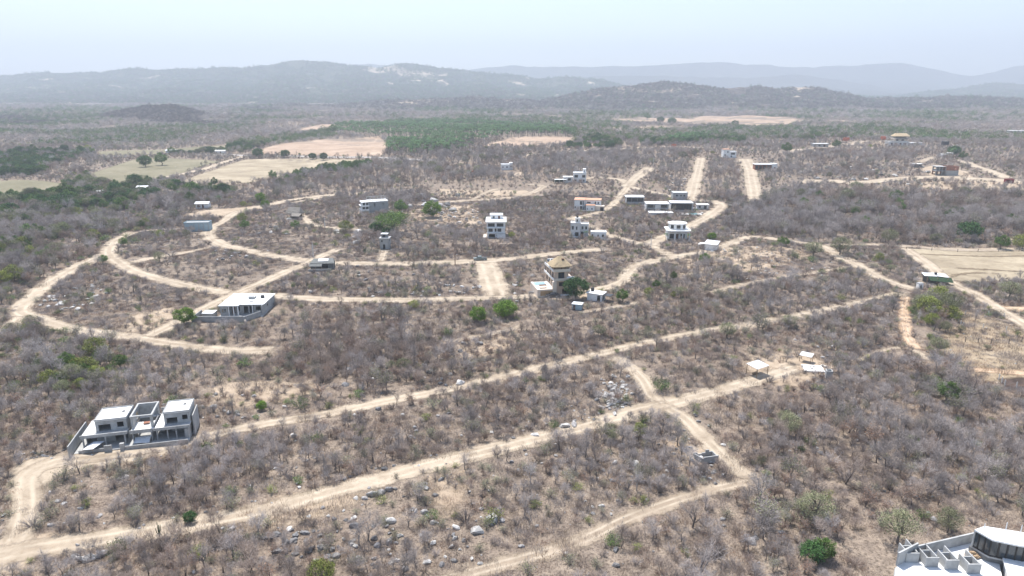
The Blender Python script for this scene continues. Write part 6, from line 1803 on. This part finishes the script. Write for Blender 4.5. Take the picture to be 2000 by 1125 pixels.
# cacti
for (px_, py_, h, me, lab) in ((310, 1042, 1.7, 0, 'organ-pipe cactus beside the lower road near the fork'), (402, 1090, 1.6, 1, 'organ-pipe cactus in the scrub below the lower road'), (93, 742, 2.2, 1, 'dark organ-pipe cactus in the greener scrub'), (712, 495, 2.6, 0, 'organ-pipe cactus on the road verge'), (372, 1012, 1.5, 1, 'organ-pipe cactus beside the dark low bush')):
    p = at(px_, py_); o = bpy.data.objects.new('organ_cactus', CACTUS[me]); COL.objects.link(o); o.location = p; o.scale = (h / 3, h / 3, h / 3); tag(o, lab, 'cactus')

# ------------------------------------------------------------------ far woodland and the palm grove
X, Y = cells(800, 1450, 5.2); X2, Y2 = cells(1450, 2600, 8.5)
far = np.concatenate([np.ones(len(X)), np.full(len(X2), 1.55)]); X, Y = np.concatenate([X, X2]), np.concatenate([Y, Y2])
tr, sh, sz, lf, zi, tf = zone_values(X, Y)
lf = np.maximum(lf, .30 * np.clip((vnoise(X, Y, 150, 21) - .36) / .2, .1, 2.0))
ok = field_clear(X, Y) & foot_clear(X, Y) & road_clear(X, Y, 2)
for W in PALMS: ok &= ~in_poly(X, Y, W)
ok &= RNG.random(len(X)) < np.clip(vnoise(X, Y, 60, 22) * 1.3 + .25, .3, 1)
# keep off the mound, which carries its own scrub
r = RNG.random(len(X)); grn = r < lf * 1.1
pk = np.where(grn, RNG.choice([3, 4, 5], len(X), p=[.45, .38, .17]), RNG.choice([0, 1, 2], len(X), p=[.60, .35, .05]))
scatter('far_woodland', [c['whole'] for c in FC], X[ok], Y[ok], (far * np.exp(RNG.normal(-.05, .22, len(X))))[ok], pk[ok])
X, Y = cells(600, 1500, 6.6)
ok = np.zeros(len(X), bool)
for W in PALMS: ok |= in_poly(X, Y, W)
ok &= RNG.random(len(X)) < .9
X, Y = X[ok], Y[ok]; S = np.exp(RNG.normal(.12, .14, len(X))); I = RNG.integers(0, 3, len(X))
rank, px, py = visible_rank(X, Y, S, 6.5)
order = np.argsort(-rank)[:110]; keep = np.ones(len(X), bool); keep[order] = False
for i in order:
    plab = ('tall' if S[i] > 1.25 else 'short' if S[i] < 1.05 else 'mid-height') + (' leaning' if I[i] == 1 else '') + ' coconut palm ' + ('beside the paved road end' if px[i] < 830 else 'in front of the bare clearing of the plantation' if px[i] < 960 else 'in the small grove right of the plantation')
    e = place_tree('palm_tree', plab, 'palm', 'palms: ' + plab, PT[I[i]]['T'], PT[I[i]]['C'], float(X[i]), float(Y[i]), float(S[i]))
scatter('palm_plantation', [p_['whole'] for p_ in PT], X[keep], Y[keep], S[keep], I[keep])
for (px_, py_, s, lab) in ((1862, 309, 1.3, 'tall dark palm beside the blue and white house'), (1300, 470, .5, 'garden palm left of the arcaded house'), (1345, 472, .5, 'garden palm right of the arcaded house'), (1143, 466, .5, 'garden palm between the stepped house and its neighbour'), (955, 462, .55, 'garden palm at the corner of the white three-level house'), (1358, 420, .5, 'garden palm beside the turquoise pool'), (430, 400, .8, 'palm beside the small white house near the sandy lot'), (352, 393, .9, 'dark palm in the wood above the sandy lot')):
    p = at(px_, py_); place_tree('palm_tree', lab, 'palm', None, PT[0]['T'], PT[0]['C'], p.x, p.y, s)

# ------------------------------------------------------------------ woods on the hills
def hill_wood(name, G, n, size, picks, probs, front_only=.9):
    nx, ny = G.shape[:2]
    jf = int(ny * .78)
    i = RNG.uniform(0, nx - 1.001, n); j = RNG.uniform(1, jf, n)
    i0, j0 = i.astype(int), j.astype(int); fi, fj = (i - i0)[:, None], (j - j0)[:, None]
    Pn = G[i0, j0] * (1 - fi) * (1 - fj) + G[i0 + 1, j0] * fi * (1 - fj) + G[i0, j0 + 1] * (1 - fi) * fj + G[i0 + 1, j0 + 1] * fi * fj
    ok = Pn[:, 2] > 1
    Pn = Pn[ok]
    ok = vnoise(Pn[:, 0], Pn[:, 1], size * 26, 77) < .72
    Pn = Pn[ok]
    scatter(name, [c['whole'] for c in FC], Pn[:, 0], Pn[:, 1], size * np.exp(RNG.normal(0, .25, len(Pn))), RNG.choice(picks, len(Pn), p=probs), Z=Pn[:, 2], zoff=-size * 1.2)
hill_wood('mound_woodland', G_MOUND, 16000, .9, [1, 2, 6], [.1, .15, .75])
hill_wood('ridge_woodland', G_NEAR, 42000, 1.35, [0, 2, 6, 3, 5], [.1, .2, .55, .08, .07])
hill_wood('foothill_woodland', G_FOOT2, 16000, 1.35, [0, 2, 6, 3], [.2, .2, .52, .08])
hill_wood('foothill_woodland', G_FOOT, 26000, 1.9, [2, 6, 3, 5], [.15, .4, .15, .3])
hill_wood('mountain_woodland', G_MAIN, 60000, 2.2, [6, 3, 4, 5], [.3, .1, .15, .45])
hill_wood('mountain_woodland', G_RIGHT, 14000, 2.2, [6, 3, 4, 5], [.3, .1, .15, .45])

# ------------------------------------------------------------------ rocks
ROCKS = []   # x, y, size, tone
def rocks_at(px_, py_, n, spread_px, smin, smax, tones):
    for i in range(n):
        q = at(px_ + random.gauss(0, 1) * spread_px[0], py_ + random.gauss(0, 1) * spread_px[1])
        ROCKS.append((q.x, q.y, random.uniform(smin, smax) ** 1.0, random.choice(tones)))
def rock_one(px_, py_, s, tone): q = at(px_, py_); ROCKS.append((q.x, q.y, s, tone))
for a_ in ((1102, 833, 1.25, 'p'), (1120, 830, 1.2, 'g'), (1046, 850, .9, 'p'), (960, 845, .6, 'p'), (762, 1020, 1.2, 'p'), (760, 1060, .8, 'g'), (725, 968, 1.1, 'p'), (745, 962, .9, 'g'), (760, 958, .9, 'd'), (862, 938, .8, 'd'), (850, 968, .8, 'd'), (690, 1030, 1.1, 'd'), (890, 1032, .8, 'p'), (888, 1052, .6, 'p'), (560, 1065, 1.0, 'd'), (555, 1080, .8, 'g'), (540, 1078, .8, 'd'), (600, 1060, .8, 'd'), (765, 1100, .6, 'p'), (832, 708, 1.4, 'p'), (827, 702, 1.3, 'd'), (840, 727, 1.4, 'd'), (898, 749, 1.5, 'p'), (765, 700, 1.5, 'd'), (740, 800, 1.0, 'd'), (152, 1065, .5, 'p'), (245, 853 + 80, .6, 'p'), (158, 1092, .9, 'p'), (175, 1092, 1.0, 'p'), (148, 1088, .8, 'd'), (200, 1085, .9, 'g'), (213, 1078, .6, 'p'), (573, 852, .8, 'p'), (245, 925, .8, 'p'), (100, 1026, .6, 'g'), (1468, 1060, .9, 'g'), (1475, 1052, .7, 'd'), (905, 672, 1.1, 'd'), (938, 672, 1.3, 'd'), (930, 1040, 1.2, 'p'), (1535, 800, .5, 'g'), (640, 1090, .8, 'g'), (960, 1015, 1.6, 'p'), (1240, 907, .9, 'p'), (1200, 905, .8, 'd')): rock_one(*a_)
rocks_at(1203, 775, 150, (16, 18), .28, .8, 'pppg'); rocks_at(1130, 815, 20, (30, 12), .2, .6, 'pg')
rocks_at(588, 1062, 46, (42, 16), .25, .85, 'ddg'); rocks_at(730, 970, 14, (50, 18), .3, .9, 'dgp'); rocks_at(700, 1030, 24, (90, 30), .2, .6, 'gdp')
rocks_at(1340, 840, 26, (22, 22), .2, .55, 'gd'); rocks_at(1410, 880, 14, (14, 16), .25, .6, 'gdp'); rocks_at(1390, 930, 16, (25, 8), .2, .5, 'pg')
rocks_at(838, 402, 22, (28, 8), 1.2, 3.6, 'ggp'); rocks_at(860, 420, 46, (45, 14), .4, 1.5, 'pgd'); rocks_at(745, 412, 20, (22, 5), .6, 1.4, 'pg'); rocks_at(905, 420, 40, (30, 12), .3, 1.0, 'pg')
rocks_at(450, 495, 26, (35, 8), .4, 1.1, 'gdp'); rocks_at(110, 590, 30, (32, 10), .4, 1.2, 'pp'); rocks_at(180, 575, 12, (20, 8), .5, 1.2, 'p'); rocks_at(545, 447, 14, (40, 10), .5, 1.6, 'gp')
rocks_at(690, 455, 10, (18, 10), 1.0, 2.4, 'p'); rocks_at(800, 572, 30, (90, 6), .4, 1.1, 'gdp'); rocks_at(900, 565, 14, (30, 8), .5, 1.2, 'p'); rocks_at(680, 545, 24, (40, 14), .4, 1.2, 'd'); rocks_at(1000, 560, 26, (24, 14), .4, 1.1, 'p')
rocks_at(760, 715, 26, (50, 20), .4, 1.3, 'dg'); rocks_at(850, 740, 14, (40, 14), .3, .9, 'dgp'); rocks_at(1320, 355, 16, (20, 8), .7, 1.8, 'pg'); rocks_at(1320, 348, 10, (25, 6), .6, 1.6, 'p')
rocks_at(1640, 336, 50, (45, 8), .8, 2.2, 'pg'); rocks_at(1720, 340, 24, (40, 6), .8, 2.2, 'pgd'); rocks_at(1820, 358, 22, (45, 6), .7, 1.8, 'dgp'); rocks_at(1450, 410, 16, (40, 6), .6, 1.6, 'gp'); rocks_at(1180, 566, 12, (30, 5), .4, 1.0, 'p')
rocks_at(1450, 500, 60, (80, 18), .25, .7, 'pg'); rocks_at(1520, 535, 30, (60, 14), .25, .7, 'pg'); rocks_at(1600, 700, 16, (60, 20), .25, .7, 'pg'); rocks_at(1620, 755, 22, (22, 10), .25, .7, 'pg')
rocks_at(900, 860, 60, (160, 60), .2, .7, 'gdp'); rocks_at(420, 790, 26, (60, 22), .3, .9, 'gp'); rocks_at(500, 900, 30, (200, 60), .2, .6, 'gp'); rocks_at(240, 893, 24, (40, 8), .12, .35, 'pp'); rocks_at(80, 890, 30, (30, 6), .12, .4, 'gp')
rocks_at(1250, 920, 40, (120, 60), .2, .6, 'gp'); rocks_at(850, 1060, 50, (140, 40), .2, .7, 'gdp'); rocks_at(300, 1000, 30, (160, 40), .2, .6, 'gp'); rocks_at(1650, 900, 40, (180, 80), .2, .7, 'gd')
X = np.array([r_[0] for r_ in ROCKS]); Y = np.array([r_[1] for r_ in ROCKS]); S = np.array([r_[2] for r_ in ROCKS]); Tn = [r_[3] for r_ in ROCKS]
rank, px, py = visible_rank(X, Y, S, 1.0)
okr = foot_clear(X, Y, -2.5) & road_clear(X, Y, .2)
okr[:45] = True
rank[~okr] = -2
order = np.argsort(-rank)[:290]
keep = okr.copy(); keep[order] = False
TW = {'p': 'pale', 'g': 'grey', 'd': 'dark grey'}
RK_MARK = MARKS + [(590, 1062, 'in the dark rock cluster below the lower road'), (745, 962, 'along the verge of the lower road'), (690, 1030, 'on the bare pinkish patch'), (860, 955, 'in the sandy gully below the lower road'), (890, 1040, 'in the scrub below the sandy gully'), (180, 1088, 'in the heap beside the lower road near the fork'), (770, 1090, 'at the lower edge of the boulder field'), (1340, 840, 'along the verge of the side track'), (830, 715, 'beside the tall pale rock'), (765, 705, 'in the dark outcrop left of the tall pale rock'), (800, 572, 'along the lower ring road'), (680, 545, 'in the dark rocky lot below the shack'), (900, 420, 'on the bare stony slope'), (845, 405, 'in the outcrop above the umbrella tree'), (110, 590, 'in the pale rock strip inside the western loop'), (450, 495, 'in the rocky lot beside the curved road'), (1640, 336, 'on the bouldery rise of the eastern wood'), (690, 455, 'beside the sandy lane bend'), (1000, 560, 'beside the salmon villa'), (1450, 500, 'on the stony slope below the upper road'), (1320, 352, 'between the straight lanes')]
for i in order:
    if rank[i] < 0: continue
    lst = {'p': RBP, 'g': RB, 'd': RBD}[Tn[i]]
    o = bpy.data.objects.new('boulder', random.choice(lst)); COL.objects.link(o)
    s = float(S[i]); o.location = (X[i], Y[i], gz(X[i], Y[i]) - .12 * s)
    o.scale = (s * random.uniform(.8, 1.25), s * random.uniform(.8, 1.2), s * random.uniform(.75, 1.2)); o.rotation_euler = (random.uniform(-.25, .25), random.uniform(-.25, .25), random.uniform(0, 6.28))
    pw = min(RK_MARK, key=lambda m: (m[0] - px[i]) ** 2 + ((m[1] - py[i]) * 1.5) ** 2)[2]
    zr = o.scale[2] / max(o.scale[0], o.scale[1])
    lab = ('big ' if s > 1.1 else 'small ' if s < .5 else '') + ('flat ' if zr < .78 else 'tall ' if zr > 1.02 else '') + TW[Tn[i]] + ' granite boulder ' + pw
    tag(o, lab, 'boulder', 'boulders: ' + lab)
srcs = []
for me in RBP[:2] + RB[:3] + RBD[:2]: srcs.append(bpy.data.objects.new('rock_source', me))
cls = {'p': [0, 1], 'g': [2, 3, 4], 'd': [5, 6]}
scatter('small_rocks', srcs, X[keep], Y[keep], S[keep], [random.choice(cls[Tn[i]]) for i in np.where(keep)[0]], zoff=-.03)
# stones of the soil, too many to count
X, Y = cells(40, 330, 3.2)
ok = road_clear(X, Y, -.3) & foot_clear(X, Y, -2) & (RNG.random(len(X)) < .55 * np.clip((vnoise(X, Y, 20, 31) - .4) / .25, 0, 1.5)) & field_clear(X, Y)
scatter('soil_stones', srcs, X[ok], Y[ok], np.exp(RNG.normal(-1.75, .45, ok.sum())), RNG.choice(7, ok.sum(), p=[.2, .2, .15, .15, .14, .08, .08]), zoff=-.02)

# ------------------------------------------------------------------ the hazy air
def haze():
    x, y0, y1, z0, z1 = 14000, -900, 12500, -30, 760
    V = [(-x, y0, z0), (x, y0, z0), (x, y1, z0), (-x, y1, z0), (-x, y0, z1), (x, y0, z1), (x, y1, z1), (-x, y1, z1)]
    Fc = [(0, 3, 2, 1), (4, 5, 6, 7), (0, 1, 5, 4), (1, 2, 6, 5), (2, 3, 7, 6), (3, 0, 4, 7)]
    m = bpy.data.materials.new('pale_haze'); m.use_nodes = True
    N, L = nt(m); N.remove(N['Principled BSDF'])
    v = N.new('ShaderNodeVolumePrincipled')
    v.inputs['Color'].default_value = (.625, .685, .765, 1)
    v.inputs['Density'].default_value = HAZE
    v.inputs['Anisotropy'].default_value = .2
    L.new(v.outputs['Volume'], N['Material Output'].inputs['Volume'])
    o = mesh_obj('haze', V, Fc, m)
    tag(o, kind='stuff')
HAZE = 2.2e-4
haze()
